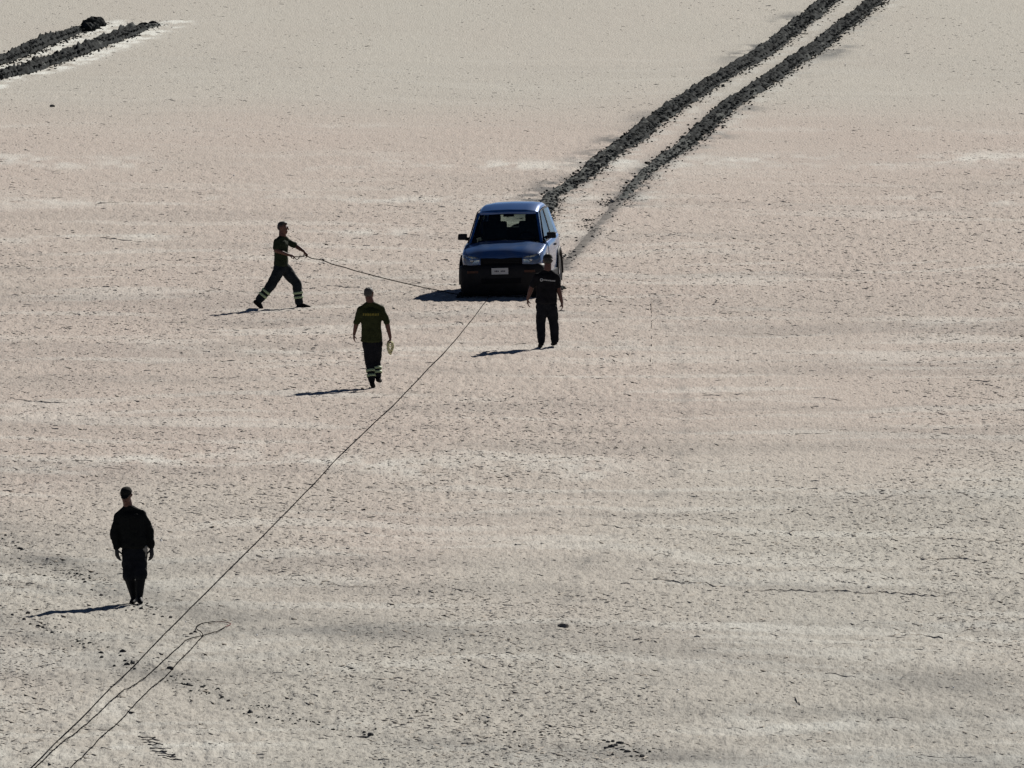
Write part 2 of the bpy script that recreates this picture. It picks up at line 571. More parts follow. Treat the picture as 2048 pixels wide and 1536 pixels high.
ico_base()


def lumps(centres, sizes, rng, flat=0.7):
    """many irregular lumps as arrays"""
    n = len(centres)
    nv = len(ICO_V)
    V = np.repeat(ICO_V[None], n, 0) * (1 + 0.45 * (rng.random((n, nv, 1)) - 0.5))
    s = sizes[:, None, None] * np.stack([0.7 + 0.7 * rng.random(n), 0.7 + 0.7 * rng.random(n), flat * (0.7 + 0.6 * rng.random(n))], -1)[:, None, :]
    V = V * s
    a = rng.random(n) * 2 * PI
    c, q = np.cos(a)[:, None], np.sin(a)[:, None]
    X = V[:, :, 0] * c - V[:, :, 1] * q; Yy = V[:, :, 0] * q + V[:, :, 1] * c
    V = np.stack([X, Yy, V[:, :, 2]], -1) + centres[:, None, :]
    F = ICO_F[None] + (np.arange(n) * nv)[:, None, None]
    return V.reshape(-1, 3), F.reshape(-1, 3)


def build_rut(name, path, label, half, high, n_clods, spread, fade0=0, fade1=0, seed=1, mat=None, nvx=21):
    rng = np.random.default_rng(seed)
    n = len(path)
    tan = np.gradient(path, axis=0); tan /= np.linalg.norm(tan, axis=1)[:, None]
    nor = np.stack([tan[:, 1], -tan[:, 0]], -1)
    L = np.concatenate([[0], np.cumsum(np.linalg.norm(np.diff(path, axis=0), axis=1))])
    env = np.ones(n)
    if fade0: env *= sstep(0, fade0, L) * 0.88 + 0.12
    if fade1: env *= sstep(0, fade1, L[-1] - L) * 0.75 + 0.25
    v = np.linspace(-1, 1, nvx)
    wl_ = half * (0.55 + 0.9 * fbm(L * 1.3, L * 0 + seed, 1, 3)) * (0.4 + 0.6 * env)
    wr_ = half * (0.45 + 1.1 * fbm(L * 1.6, L * 0 + seed + 40, 2, 3)) * (0.4 + 0.6 * env)
    off = np.where(v[None, :] < 0, v[None, :] * wl_[:, None], v[None, :] * wr_[:, None])
    X = path[:, None, 0] + nor[:, None, 0] * off
    Y = path[:, None, 1] + nor[:, None, 1] * off
    edge = 1 - np.abs(v[None, :]) ** 3
    prof = 0.40 + 0.6 * np.exp(-((np.abs(v[None, :]) - 0.6) / 0.25) ** 2)
    lump = fbm(X * 5.0, Y * 2.2, 3, 3)
    lump2 = vnoise(X * 12, Y * 5.5, 5) + 0.8 * (vnoise(X * 25, Y * 10, 6) - 0.5)
    Z = high * env[:, None] * edge * (prof * 0.7 + 1.0 * (lump - 0.4) + 0.75 * (lump2 - 0.5)) - 0.02 * (1 - edge) + 0.012
    Z += ground_h(X.ravel(), Y.ravel()).reshape(Z.shape) * 0.6
    idx = np.arange(n * nvx).reshape(n, nvx)
    Fq = np.stack([idx[:-1, :-1], idx[1:, :-1], idx[1:, 1:], idx[:-1, 1:]], -1).reshape(-1, 4)
    Ft = np.concatenate([Fq[:, [0, 1, 2]], Fq[:, [0, 2, 3]]])
    Va = np.stack([X, Y, Z], -1).reshape(-1, 3)
    k = rng.integers(0, n, n_clods)
    k = k[rng.random(len(k)) < env[k] ** 0.7]
    o = rng.normal(0, spread, len(k)) + np.abs(rng.normal(0, 0.10, len(k)))
    cx = path[k, 0] + nor[k, 0] * o; cy = path[k, 1] + nor[k, 1] * o + rng.normal(0, 0.1, len(k))
    inside = np.abs(o) < half * 0.9
    size = np.where(inside, rng.uniform(0.014, 0.048, len(k)), rng.uniform(0.008, 0.032, len(k))) * (0.6 + 0.4 * env[k])
    cz = ground_h(cx, cy) + np.where(inside, high * 0.45 * env[k], 0.0) + size * 0.35
    Vb, Fb = lumps(np.stack([cx, cy, cz], -1), size, rng)
    V = np.concatenate([Va, Vb]); F = np.concatenate([Ft, Fb + len(Va)])
    me = np_mesh(name, V, F, mat or M['mud'])
    if mat is None:
        # clods and crests that have begun to dry are greyer, most of all where the rut thins out
        me.materials.append(M['mud_drier'])
        ke = np.repeat(env[k], len(ICO_F)); ks = np.repeat(rng.random(len(k)), len(ICO_F))
        mi_b = (ks < 0.10 + 0.75 * (1 - ke)).astype(np.int32)
        er = np.repeat(env[:-1], nvx - 1)
        patch = fbm(X[:-1, :-1] * 3, Y[:-1, :-1] * 1.2, 4, 2).ravel()
        mi_a = (patch < 0.22 + 0.75 * (1 - er)).astype(np.int32)
        me.polygons.foreach_set('material_index', np.concatenate([mi_a, mi_a, mi_b]))
    ob = link(name, me)
    tag(ob, label, 'mud rut', kind='stuff')
    return ob


build_rut('churned_mud', PATHS['a'], 'dark churned mud rut reaching from the rear of the blue car to the top edge, upper one', 0.26, 0.13, 6500, 0.15, fade0=60, seed=1)
build_rut('churned_mud', PATHS['b'], 'dark churned mud rut running up to the top edge, lower one with the faint pressed end', 0.235, 0.12, 5600, 0.14, fade0=34, seed=2)
build_rut('churned_mud', PATHS['c'], 'dark churned mud rut in the top corner, upper shorter one', 0.25, 0.20, 1700, 0.22, fade1=9, seed=3)
build_rut('churned_mud', PATHS['d'], 'dark churned mud rut in the top corner, lower longer one', 0.27, 0.20, 1800, 0.17, fade1=5, seed=4)
build_rut('wheel_print', PATHS['p'], 'faint grey wheel print pressed in the crust beside the blue car', 0.12, 0.006, 40, 0.2, seed=5, mat=M['print'], nvx=7)


# crust flakes: curled edges of the dried crust, far too many to count
def build_flakes():
    rng = np.random.default_rng(21)
    n = 90000
    y = CAM_H / rng.uniform(0.0462, 0.0955, n)
    x = rng.uniform(-1.08, 1.08, n) * 0.0300 * y
    dens = sstep(0.34, 0.66, fbm(x * 0.22 + 3, y * 0.045, 3, 4)) * 0.85 + 0.15
    dens *= 1 - 0.75 * sstep(325, 400, y)
    keep = rng.random(n) < dens
    x, y = x[keep], y[keep]; n = len(x)
    kind = rng.random(n)
    big = kind < 0.04           # the few that stand out
    deep = kind > 0.80          # edges running away from the camera
    yaw = rng.normal(0.0, 0.6, n)
    yaw = np.where(deep, np.where(rng.random(n) < 0.7, -1, 1) * rng.uniform(1.2, 1.5, n), yaw)
    w = 0.010 + 0.030 * rng.random(n) ** 2
    w = np.where(deep, 0.04 + 0.14 * rng.random(n) ** 2, w)
    w = np.where(big & ~deep, w * 2.2, w)
    dp = np.where(deep, 0.05, w) * (0.6 + rng.random(n))
    h = (0.0013 + 0.0052 * rng.random(n) ** 1.8) * np.where(big, 2.0, 1.0)
    t = np.array([-1, 0.1, 1.0]); cz = np.array([0.1, 1.0, 0.15])
    wob = rng.normal(0, 0.15, (n, 3))
    ux, uy = np.cos(yaw), np.sin(yaw)
    P = np.zeros((n, 9, 3))
    for j in range(3):
        cx = t[j] * w; cy = wob[:, j] * dp
        hz = h * cz[j]
        for r, (dy, zz) in enumerate(((-0.15, 0), (0.0, 1), (1.0, 0))):
            ly = cy + dy * dp
            P[:, j * 3 + r, 0] = x + cx * ux - ly * uy
            P[:, j * 3 + r, 1] = y + cx * uy + ly * ux
            P[:, j * 3 + r, 2] = hz if zz else -0.012
    P[:, :, 2] += (ground_h(x, y) + 0.004)[:, None]
    f = []
    for j in range(2):
        for r in range(2):
            a, b = j * 3 + r, (j + 1) * 3 + r
            f.append((a, b, b + 1, a + 1))
    F = np.array(f)[None] + (np.arange(n) * 9)[:, None, None]
    me = np_mesh('crust_flakes', P.reshape(-1, 3), F.reshape(-1, 4), M['flake'])
    tag(link('crust_flakes', me), 'curled edges of cracked dry crust all over the mud flat', 'mud crust', kind='stuff')


build_flakes()


# long cracks with lifted lips
def build_cracks():
    rng = np.random.default_rng(5)
    lines = [[(1200, 1146), (1290, 1152), (1400, 1164), (1510, 1177), (1640, 1180), (1760, 1186), (1850, 1193), (1950, 1205), (2060, 1217)],
             [(1430, 760), (1480, 762), (1530, 759), (1595, 760)], [(1940, 762), (1970, 763), (2000, 763)], [(1810, 1270), (1850, 1273), (1885, 1274)],
             [(1920, 1278), (1955, 1280)], [(1730, 718), (1775, 720)], [(330, 643), (370, 644), (402, 643)], [(610, 568), (650, 570), (690, 572), (720, 574)],
             [(200, 476), (240, 478), (285, 479)], [(1840, 1118), (1940, 1122), (2030, 1121)], [(20, 803), (90, 806), (150, 808)], [(380, 578), (440, 581)],
             [(10, 1481), (60, 1487), (100, 1492)], [(110, 402), (190, 404), (260, 404)], [(600, 1516), (640, 1521), (690, 1524)],
             [(1302, 600), (1304, 650), (1303, 700), (1301, 725)], [(1030, 1090), (1120, 1100), (1180, 1108)], [(250, 700), (330, 704), (420, 706)],
             [(1590, 1400), (1600, 1412), (1610, 1424)], [(430, 1110), (500, 1116), (560, 1118)]]
    for k in range(70):
        py = rng.uniform(330, 1520); px = rng.uniform(-40, 2000)
        ln_ = rng.uniform(40, 190); sl = rng.uniform(-0.02, 0.09)
        lines.append([(px, py), (px + ln_ * 0.5, py + sl * ln_ * 0.5 + rng.uniform(-1.5, 1.5)), (px + ln_, py + sl * ln_)])
    V, F = [], []
    for ln in lines:
        p = catmull([tuple(G(*q))[:2] for q in ln], 0.06)
        n = len(p)
        s = np.arange(n) * 0.06
        jit = (fbm(s * 3.0, s * 0 + len(V), 3, 2) - 0.5)
        p[:, 1] += jit * 1.0
        on = sstep(0.42, 0.60, vnoise(s * 1.5, s * 0 + ln[0][0], 2))
        h = (0.020 if ln[0][0] == int(ln[0][0]) else 0.014) * on * (0.5 + rng.random(n)) - 0.012
        z = ground_h(p[:, 0], p[:, 1])
        b = len(V)
        for i in range(n):
            x, y = p[i]
            V += [(x, y - 0.03, z[i] - 0.02), (x, y, z[i] + h[i] + 0.006), (x, y + 0.18, z[i] - 0.02)]
        for i in range(n - 1):
            for r in range(2):
                a = b + i * 3 + r
                F.append((a, a + 3, a + 4, a + 1))
    me = np_mesh('crust_cracks', V, F, M['flake'])
    tag(link('crust_cracks', me), 'long dark cracks with lifted lips across the dry flat', 'mud crust', kind='stuff')


build_cracks()


# ------------------------------------------------------------------ clods
def clod_mesh(name, size, seed, flat=0.6, sub=3):
    rng = np.random.default_rng(seed)
    bm = bmesh.new()
    bmesh.ops.create_icosphere(bm, subdivisions=sub, radius=1.0)
    for v in bm.verts:
        d = v.co.normalized()
        k = 0.45 + 0.55 * float(fbm(np.array([d.x * 4.1 + seed * 5.3 + d.z * 2.2]), np.array([d.y * 4.1 - d.z * 3.7]), seed + 3, 2)[0]) + 0.55 * float(fbm(np.array([d.x * 1.7 + seed * 3.1 + d.z]), np.array([d.y * 1.7 + d.z * 1.3]), seed, 3)[0])
        v.co = Vector((d.x * size[0] * k, d.y * size[1] * k, d.z * size[2] * k))
    me = bpy.data.meshes.new(name)
    bm.to_mesh(me); bm.free()
    me.materials.append(M['clod'])
    return me


def put_clod(px, py, size, label, group=None, seed=0, me=None, name='mud_clod', mat=None):
    g = G(px, py)
    me = me or clod_mesh(name, size, seed)
    if mat:
        me.materials.clear(); me.materials.append(mat)
    o = bpy.data.objects.new(name, me)
    o.location = (g.x, g.y, gh(g.x, g.y) + size[2] * 0.35)
    o.rotation_euler = (0, 0, seed * 1.3)
    COL.objects.link(o)
    tag(o, label, 'mud clod', group)
    return o


put_clod(105, 214, (0.055, 0.07, 0.04), 'small dark clod alone on the pale flat below the ruts in the top corner', seed=2)
put_clod(1126, 1252, (0.06, 0.10, 0.035), 'grey brown lump of crust lying alone below the middle of the flat', seed=3, mat=M['print'])
put_clod(722, 1470, (0.05, 0.09, 0.02), 'flat dark clod near the bottom edge, the larger of two touching', 'pair of flat clods near the bottom edge', seed=4)
put_clod(741, 1467, (0.035, 0.07, 0.028), 'flat dark clod near the bottom edge, the smaller of two touching', 'pair of flat clods near the bottom edge', seed=5)
put_clod(700, 1336, (0.03, 0.06, 0.016), 'small dark clod between the doubled rope and the lone grey lump', seed=6)
HEAP = 'clods heaped at the far end of the short rut'
for i, (px, py, s, lab) in enumerate(((174, 62, 0.17, 'large dark clod at the far end of the short rut, foremost of the heap'),
                                      (183, 54, 0.19, 'large dark clod at the far end of the short rut, middle of the heap'),
                                      (199, 51, 0.16, 'large dark clod at the far end of the short rut, outermost of the heap'),
                                      (141, 67, 0.10, 'single dark clod on the short rut just before its heap'),
                                      (190, 58, 0.12, 'low dark clod in front of the heap ending the short rut'),
                                      (206, 53, 0.07, 'small dark clod fallen beside the heap ending the short rut'))):
    put_clod(px, py, (s, s * 1.3, s * 0.95), lab, HEAP, seed=10 + i, mat=M['mud'])
for i, (px, py, s, lab) in enumerate(((288, 56, 0.11, 'dark clod at the far end of the long rut, bigger of its end clods'),
                                      (307, 50, 0.085, 'dark clod at the far end of the long rut, last one of it'),)):
    put_clod(px, py, (s * 1.6, s * 1.3, s * 0.85), lab, 'clods at the far end of the long rut', seed=20 + i, mat=M['mud'])

TRAIL = [(25, 1234), (48, 1241), (56, 1230), (61, 1250), (76, 1254), (86, 1256), (183, 1180), (202, 1189), (230, 1182), (282, 1221), (308, 1234),
         (325, 1237), (341, 1239), (246, 1306), (240, 1315), (250, 1322), (254, 1330), (265, 1326), (202, 1308), (203, 1317), (340, 1338), (363, 1366),
         (376, 1372), (404, 1377), (418, 1388), (444, 1395), (457, 1400), (500, 1423), (170, 1166), (25, 1085), (40, 1100), (382, 1269), (390, 1266)]
shared = [clod_mesh('mud_clod', (0.034, 0.05, 0.032), 30 + k, sub=2) for k in range(5)]
for i, (px, py) in enumerate(TRAIL):
    o = put_clod(px, py, (0.032, 0.06, 0.018), 'small dark clod in the scattered trail by the dark jumper walker', 'small clods scattered along the trail by the walker', seed=i, me=shared[i % 5])
    k = 0.5 + 0.6 * random.random()
    o.scale = (k, k, k)
CLUSTER = [(1208, 1476), (1216, 1483), (1226, 1479), (1222, 1490), (1232, 1487), (1245, 1497), (1255, 1503), (1262, 1510), (1270, 1500), (1285, 1512), (1240, 1484), (1212, 1492)]
for i, (px, py) in enumerate(CLUSTER):
    o = put_clod(px, py, (0.032, 0.06, 0.018), 'small dark clod in the clump at the bottom edge', 'clump of small clods at the bottom edge', seed=i + 3, me=shared[i % 5])
    k = 0.6 + 0.7 * random.random()
    o.scale = (k, k, k * 0.8)


def build_crumbs():
    rng = np.random.default_rng(8)
    lines = [[(-20, 1070), (110, 1130), (220, 1185), (350, 1242), (500, 1262)], [(-20, 1218), (80, 1256), (260, 1322), (430, 1390), (600, 1440), (740, 1470)],
             [(820, 1410), (980, 1440), (1200, 1480), (1300, 1512)], [(1140, 470), (1120, 520), (1190, 440), (1230, 395), (1180, 470)]]
    C = []
    for ln in lines:
        p = catmull([tuple(G(*q))[:2] for q in ln], 0.1)
        m = int(len(p) * 1.6)
        k = rng.integers(0, len(p), m)
        q = p[k] + rng.normal(0, 1, (m, 2)) * np.array([0.16, 0.55])
        C.append(q[vnoise(q[:, 0] * 1.5, q[:, 1] * 0.5, 4) > 0.45])
    C = np.concatenate(C)
    s = rng.uniform(0.006, 0.02, len(C)) * (0.6 + rng.random(len(C)))
    z = ground_h(C[:, 0], C[:, 1]) + s * 0.3
    V, F = lumps(np.column_stack([C, z]), s, rng, 0.6)
    me = np_mesh('mud_crumbs', V, F, M['mud_drier'])
    tag(link('mud_crumbs', me), 'crumbs of dark mud strewn along old trails over the flat', 'mud crumbs', kind='stuff')


build_crumbs()


def build_glint_flecks():  # salt crystals whose glint is put in as near-white colour
    rng = np.random.default_rng(77)
    n = 130
    y = CAM_H / rng.uniform(0.048, 0.094, n)
    x = rng.uniform(-1, 1, n) * 0.03 * y
    s = rng.uniform(0.008, 0.016, n)
    V, F = lumps(np.column_stack([x, y, ground_h(x, y) + 0.018]), s, rng, 0.9)
    tag(link('salt_glint_flecks', np_mesh('salt_glint_flecks', V, F, M['salt'])), 'tiny salt flecks strewn on the dry mud, their glint put in as white', 'salt flecks', kind='stuff')


build_glint_flecks()


def build_tread():
    """row of bars pressed up by a lugged tyre near the bottom edge"""
    bm = bmesh.new()
    for i in range(9):
        px = 276 + i * 6 + random.uniform(-2, 2); py = 1476 + i * 5.2
        a = G(px, py); b = G(px + 34 + random.uniform(-8, 8), py + 3)
        pts = []
        for k in range(7):
            p = a.lerp(b, k / 6)
            pts.append(Vector((p.x, p.y + random.uniform(-.04, .04), gh(p.x, p.y) + 0.004 + random.uniform(-.004, .005))))
        bm_tube(bm, pts, 0.010, 5)
    o = from_bm('tyre_tread_print', bm, M['print'])
    tag(o, 'ribbed tyre tread print in the crust near the bottom edge', 'tyre print', kind='stuff')


build_tread()


# ------------------------------------------------------------------ ropes
def drape(pix, step=0.12, r=0.009, lift=0.0, taut=0):
    p = catmull([tuple(G(*q))[:2] for q in pix], step)
    z = ground_h(p[:, 0], p[:, 1])
    # rope bridges the hollows: running high envelope
    k = 5
    zp = np.pad(z, k, mode='edge')
    env = np.max(np.stack([zp[i:i + len(z)] for i in range(2 * k + 1)]), 0)
    zz = 0.8 * env + 0.2 * z + r + lift + 0.006
    if taut:    # a stretched rope runs level from high spot to high spot
        kern = np.hanning(2 * taut + 3)[1:-1]; kern /= kern.sum()
        zz = np.convolve(np.pad(env, taut, mode='edge'), kern, 'valid') + r + 0.012
    return [Vector((a, b, c)) for (a, b), c in zip(p, zz)]


def rope_obj(name, pts, r, mat, parent=None):
    bm = bmesh.new()
    bm_tube(bm, pts, r, 6)
    return from_bm(name, bm, mat, parent, smooth=True)


# ------------------------------------------------------------------ the car
CAR = empty('parked_car')
tag(CAR, 'blue two door off road car seen from its shaded front', 'car')
front = G(1004, 598)
HEAD = R(6.1)
fwd = Vector((-math.sin(HEAD), -math.cos(HEAD), 0))
car_loc = front - fwd * 1.82
CAR.location = (car_loc.x, car_loc.y, gh(car_loc.x, car_loc.y) - 0.045)
CAR.scale = (0.975, 1.0, 1.05)
CAR.rotation_mode = 'XYZ'
CAR.rotation_euler = (R(0.0), R(-1.6), -HEAD)

BODY_Y = [-1.74, -1.70, -1.62, -1.45, -1.2, -0.9, -0.5, 0, 0.5, 1.0, 1.4, 1.62, 1.72, 1.76]
BODY_W = [0.61, 0.695, 0.762, 0.808, 0.825, 0.83, 0.835, 0.835, 0.835, 0.83, 0.815, 0.79, 0.745, 0.70]
BODY_S = [0.76, 0.80, 0.85, 0.90, 0.945, 0.99, 1.01, 1.02, 1.03, 1.045, 1.05, 1.05, 1.04, 1.02]


def bw(y): return float(np.interp(y, BODY_Y, BODY_W))
def bs(y): return float(np.interp(y, BODY_Y, BODY_S))


WHEELS = [(-1.13, 'front'), (1.07, 'rear')]
WR = 0.345


def side_prof(y):
    w, s = bw(y), bs(y)
    zb = 0.36
    return [(w * 0.94, zb), (w * 0.985, zb + 0.07), (w * 0.995, zb + 0.16), (w * 1.0, zb + 0.27), (w * 1.004, (zb + s) / 2 + 0.1), (w * 0.998, s - 0.12),
            (w * 0.985, s - 0.05), (w * 0.955, s - 0.012), (w * 0.91, s)]


def build_body():
    ys = np.concatenate([np.linspace(-1.74, -1.6, 6), np.linspace(-1.55, 1.6, 64), np.linspace(1.64, 1.76, 5)])
    bm = bmesh.new()
    for sgn in (-1, 1):
        P = []
        for y in ys:
            pr = side_prof(y)
            # finer in z for the wheel openings
            zs = np.linspace(0, len(pr) - 1, 25)
            row = []
            for t in zs:
                i = min(int(t), len(pr) - 2); f = t - i
                row.append(Vector((sgn * (pr[i][0] * (1 - f) + pr[i + 1][0] * f), y, pr[i][1] * (1 - f) + pr[i + 1][1] * f)))
            P.append(row)
        V = bm_grid(bm, P)
        kill = []
        for row in V: pass
        for f in bm.faces:
            c = f.calc_center_median()
            if c.x * sgn <= 0: continue
            for wy, _ in WHEELS:
                if (c.y - wy) ** 2 + (c.z - 0.36) ** 2 < 0.40 ** 2: kill.append(f); break
        bmesh.ops.delete(bm, geom=kill, context='FACES')
    # front and rear closing faces
    for y, s in ((-1.74, -1), (1.76, 1)):
        w = bw(y); zt = bs(y)
        pr = side_prof(y)
        ring = [bm.verts.new((-x, y, z)) for x, z in pr[::-1]] + [bm.verts.new((x, y, z)) for x, z in pr]
        bm.faces.new(ring)
    o = from_bm('body', bm, M['paint'], CAR, smooth=True)
    mod = o.modifiers.new('split', 'EDGE_SPLIT'); mod.split_angle = R(40)
    return o


BODY = build_body()


def hood_z(x, y):
    s = bs(y); w = bw(y) * 0.905
    return s + 0.06 * (1 - (abs(x) / w) ** 2.2) * min(1, (y + 1.76) / 0.25 + 0.2) + 0.012 * math.exp(-((abs(x) - 0.45) / 0.08) ** 2) * min(1, max(0, (y + 1.7) / 0.3))


bm = bmesh.new()
P = []
for y in np.linspace(-1.73, -0.86, 14):
    P.append([Vector((t * bw(y) * 0.905, y + 0.07 * (t * t if y > -0.95 else 0) - 0.04 * (1 - t * t) * (1 if y < -1.7 else 0), hood_z(t * bw(y) * 0.905, y))) for t in np.linspace(-1, 1, 19)])
P.insert(0, [p + Vector((0, 0.01, -0.07)) for p in P[0]])
bm_grid(bm, P)
HOOD = from_bm('hood', bm, M['paint'], CAR, smooth=True)

# cowl with wipers
bm = bmesh.new()
bm_box(bm, (0, -0.80, 0.985), (1.42, 0.16, 0.03))
COWL = from_bm('cowl', bm, M['plastic'], CAR, bevel=0.005)
for x0 in (-0.55, 0.08):
    bm = bmesh.new()
    bm_tube(bm, [(x0, -0.85, 1.035), (x0 + 0.28, -0.835, 1.075), (x0 + 0.55, -0.81, 1.085)], 0.010, 5)
    from_bm('wiper', bm, M['plastic'], CAR)

# roof
bm = bmesh.new()
P, Q = [], []
for y in np.linspace(-0.33, 1.52, 16):
    zt = 1.665 - 0.11 * max(0, (0.35 - y) / 0.68) ** 1.6 - 0.05 * max(0, (y - 0.7) / 0.82) ** 2
    wr = 0.605 - 0.03 * max(0, (y - 0.9) / 0.6)
    P.append([Vector((sx, y, zt - dz)) for sx, dz in ((-wr - 0.03, 0.12), (-wr, 0.062), (-wr + 0.06, 0.028), (-0.35, 0.008), (0, 0), (0.35, 0.008), (wr - 0.06, 0.028), (wr, 0.062), (wr + 0.03, 0.12))])
V = bm_grid(bm, P)
from_bm('roof', bm, M['paint'], CAR, smooth=True).modifiers.new('solid', 'SOLIDIFY').thickness = 0.03


def bar(a, b, wa, wb, t, mat, name, parent=CAR):
    """pillar: flat bar from a to b; wa, wb are its half-widths along the car, t its thickness across"""
    bm = bmesh.new()
    a, b = Vector(a), Vector(b)
    s = 1 if a.x > 0 else -1
    R0 = [a + Vector((0, -wa, 0)), a + Vector((0, wa, 0)), b + Vector((0, wb, 0)), b + Vector((0, -wb, 0))]
    bm_slab(bm, R0, t, (-s, 0, 0.15))
    return from_bm(name, bm, mat, parent, bevel=0.006)


for s in (-1, 1):
    bar((s * 0.735, -0.84, 1.0), (s * 0.625, -0.28, 1.53), 0.055, 0.05, 0.055, M['paint'], 'pillar')
    bar((s * 0.762, 0.50, 1.02), (s * 0.640, 0.46, 1.55), 0.055, 0.05, 0.05, M['plastic'], 'pillar')
    bar((s * 0.748, 1.50, 1.04), (s * 0.618, 1.36, 1.53), 0.20, 0.13, 0.06, M['paint'], 'pillar')
    # side glass and its dark frame
    bm = bmesh.new()
    bm_slab(bm, [(s * 0.745, -0.74, 1.02), (s * 0.752, 0.46, 1.025), (s * 0.634, 0.42, 1.535), (s * 0.622, -0.24, 1.525)], 0.006, (-s, 0, 0))
    W = from_bm('side_window', bm, M['glass'], CAR)
    bm = bmesh.new()
    bm_slab(bm, [(s * 0.752, 0.555, 1.03), (s * 0.742, 1.30, 1.045), (s * 0.625, 1.24, 1.525), (s * 0.634, 0.51, 1.535)], 0.006, (-s, 0, 0))
    from_bm('side_window', bm, M['glass'], CAR)
    bm = bmesh.new()
    bm_tube(bm, [(s * 0.765, -0.78, 1.012), (s * 0.772, -0.2, 1.022), (s * 0.772, 0.5, 1.028), (s * 0.762, 1.34, 1.05)], 0.012, 6)
    bm_tube(bm, [(s * 0.752, -0.76, 1.03), (s * 0.644, -0.24, 1.535), (s * 0.652, 0.46, 1.555), (s * 0.640, 1.26, 1.54)], 0.013, 6)
    from_bm('window_seal', bm, M['plastic'], CAR)
    # door skin a little proud of the body
    bm = bmesh.new()
    P = []
    for y in np.linspace(-0.74, 0.46, 12):
        pr = side_prof(y)
        P.append([Vector((s * (x + 0.006), y, z)) for x, z in pr[2:8]])
    bm_grid(bm, P)
    D = from_bm('door', bm, M['paint'], CAR, smooth=True)
    bm = bmesh.new()
    bm_box(bm, (s * 0.853, 0.32, 0.90), (0.03, 0.17, 0.035))
    from_bm('handle', bm, M['plastic'], D, bevel=0.006)
    # sill cladding
    bm = bmesh.new()
    bm_box(bm, (s * 0.815, -0.03, 0.385), (0.075, 1.42, 0.13))
    from_bm('sill_trim', bm, M['plastic'], CAR, bevel=0.012)
    # mirror
    bm = bmesh.new()
    bm_box(bm, (s * 0.885, -0.62, 1.115), (0.18, 0.10, 0.115))
    bm_box(bm, (s * 0.79, -0.60, 1.075), (0.10, 0.05, 0.06))
    MR = from_bm('mirror', bm, M['plastic'], CAR, bevel=0.03)
    bm = bmesh.new()
    bm_box(bm, (s * 0.885, -0.568, 1.115), (0.14, 0.004, 0.095))
    from_bm('mirror_glass', bm, M['chrome'], MR)
    # arches
    for wy, nm in WHEELS:
        bm = bmesh.new()
        P = []
        for k in range(19):
            a = R(-8 + 196 * k / 18)
            c, q = math.cos(a), math.sin(a)
            P.append([Vector((s * xx, wy + c * rr, 0.36 + q * rr)) for xx, rr in ((0.70, 0.385), (0.865, 0.385), (0.872, 0.40), (0.858, 0.455), (0.825, 0.465))])
        bm_grid(bm, P)
        from_bm('wheel_arch', bm, M['plastic'], CAR, smooth=True).modifiers.new('solid', 'SOLIDIFY').thickness = 0.012


def build_wheel(parent, loc, s, spare=False):
    w = empty('wheel'); w.parent = parent; w.location = loc
    if spare: w.rotation_euler = (0, 0, PI / 2)
    bm = bmesh.new()
    prof = [(-0.10, 0.21), (-0.108, 0.26), (-0.10, 0.32), (-0.08, 0.343), (0, 0.35), (0.08, 0.343), (0.10, 0.32), (0.108, 0.26), (0.10, 0.21)]
    rings = []
    for k in range(33):
        a = 2 * PI * k / 32
        rings.append([Vector((x, r * math.cos(a), r * math.sin(a))) for x, r in prof])
    bm_grid(bm, rings)
    from_bm('tyre', bm, M['rubber'], w, smooth=True)
    bm = bmesh.new()
    ox = s * 0.075
    rings = []
    for k in range(33):
        a = 2 * PI * k / 32
        rings.append([Vector((x, r * math.cos(a), r * math.sin(a))) for x, r in ((-s * 0.09, 0.212), (ox, 0.205), (s * 0.095, 0.215))])
    bm_grid(bm, rings)
    for k in range(5):
        a = 2 * PI * k / 5
        bm_box(bm, (ox, 0.11 * math.cos(a), 0.11 * math.sin(a)), (0.025, 0.20, 0.06), Matrix.Rotation(a, 3, 'X'))
    bmesh.ops.create_cone(bm, cap_ends=True, segments=16, radius1=0.06, radius2=0.05, depth=0.05, matrix=Matrix.Translation((ox, 0, 0)) @ Matrix.Rotation(PI / 2, 4, 'Y'))
    from_bm('rim', bm, M['rim'], w)
    return w


for wy, nm in WHEELS:
    for s in (-1, 1):
        build_wheel(CAR, (s * 0.735, wy, WR), s)
build_wheel(CAR, (0, 1.885, 0.86), 1, True)

# under floor and wheel wells
bm = bmesh.new()
bm_box(bm, (0, 0.0, 0.36), (1.20, 3.30, 0.16))
bm_box(bm, (0, 0.0, 0.50), (1.50, 1.40, 0.12))
bm_box(bm, (0, -1.35, 0.58), (1.15, 0.66, 0.3))
bm_box(bm, (0, 1.5, 0.55), (1.15, 0.44, 0.26))
from_bm('underbody', bm, M['interior'], CAR)

# bumpers: section swept along a plan curve
def bumper(sign, name):
    bm = bmesh.new()
    xs = np.linspace(-1, 1, 31)
    P = []
    for t in xs:
        a = abs(t)
        x = math.copysign(min(0.862, 0.98 * a - 0.0), t) if a < 0.85 else math.copysign(0.833 + 0.03 * (a - 0.85) / 0.15, t)
        y = 1.860 - 0.15 * (a / 0.85) ** 2.6 if a < 0.85 else 1.710 - 0.25 * ((a - 0.85) / 0.15) ** 0.8
        sec = [(0.12, 0.10), (0.02, 0.18), (0.0, 0.42), (0.0, 0.56), (0.015, 0.625), (0.05, 0.655), (0.13, 0.665)]
        n = Vector((x * 0.35 if a < 0.8 else x * 2.0, 1 if a < 0.8 else 0.35, 0)).normalized()
        P.append([Vector((x, sign * y, z)) - Vector((n.x * d, sign * n.y * d, 0)) for d, z in sec])
    bm_grid(bm, P)
    return from_bm(name, bm, M['plastic'], CAR, smooth=True)


BF = bumper(-1, 'front_bumper')
BR = bumper(1, 'rear_bumper')
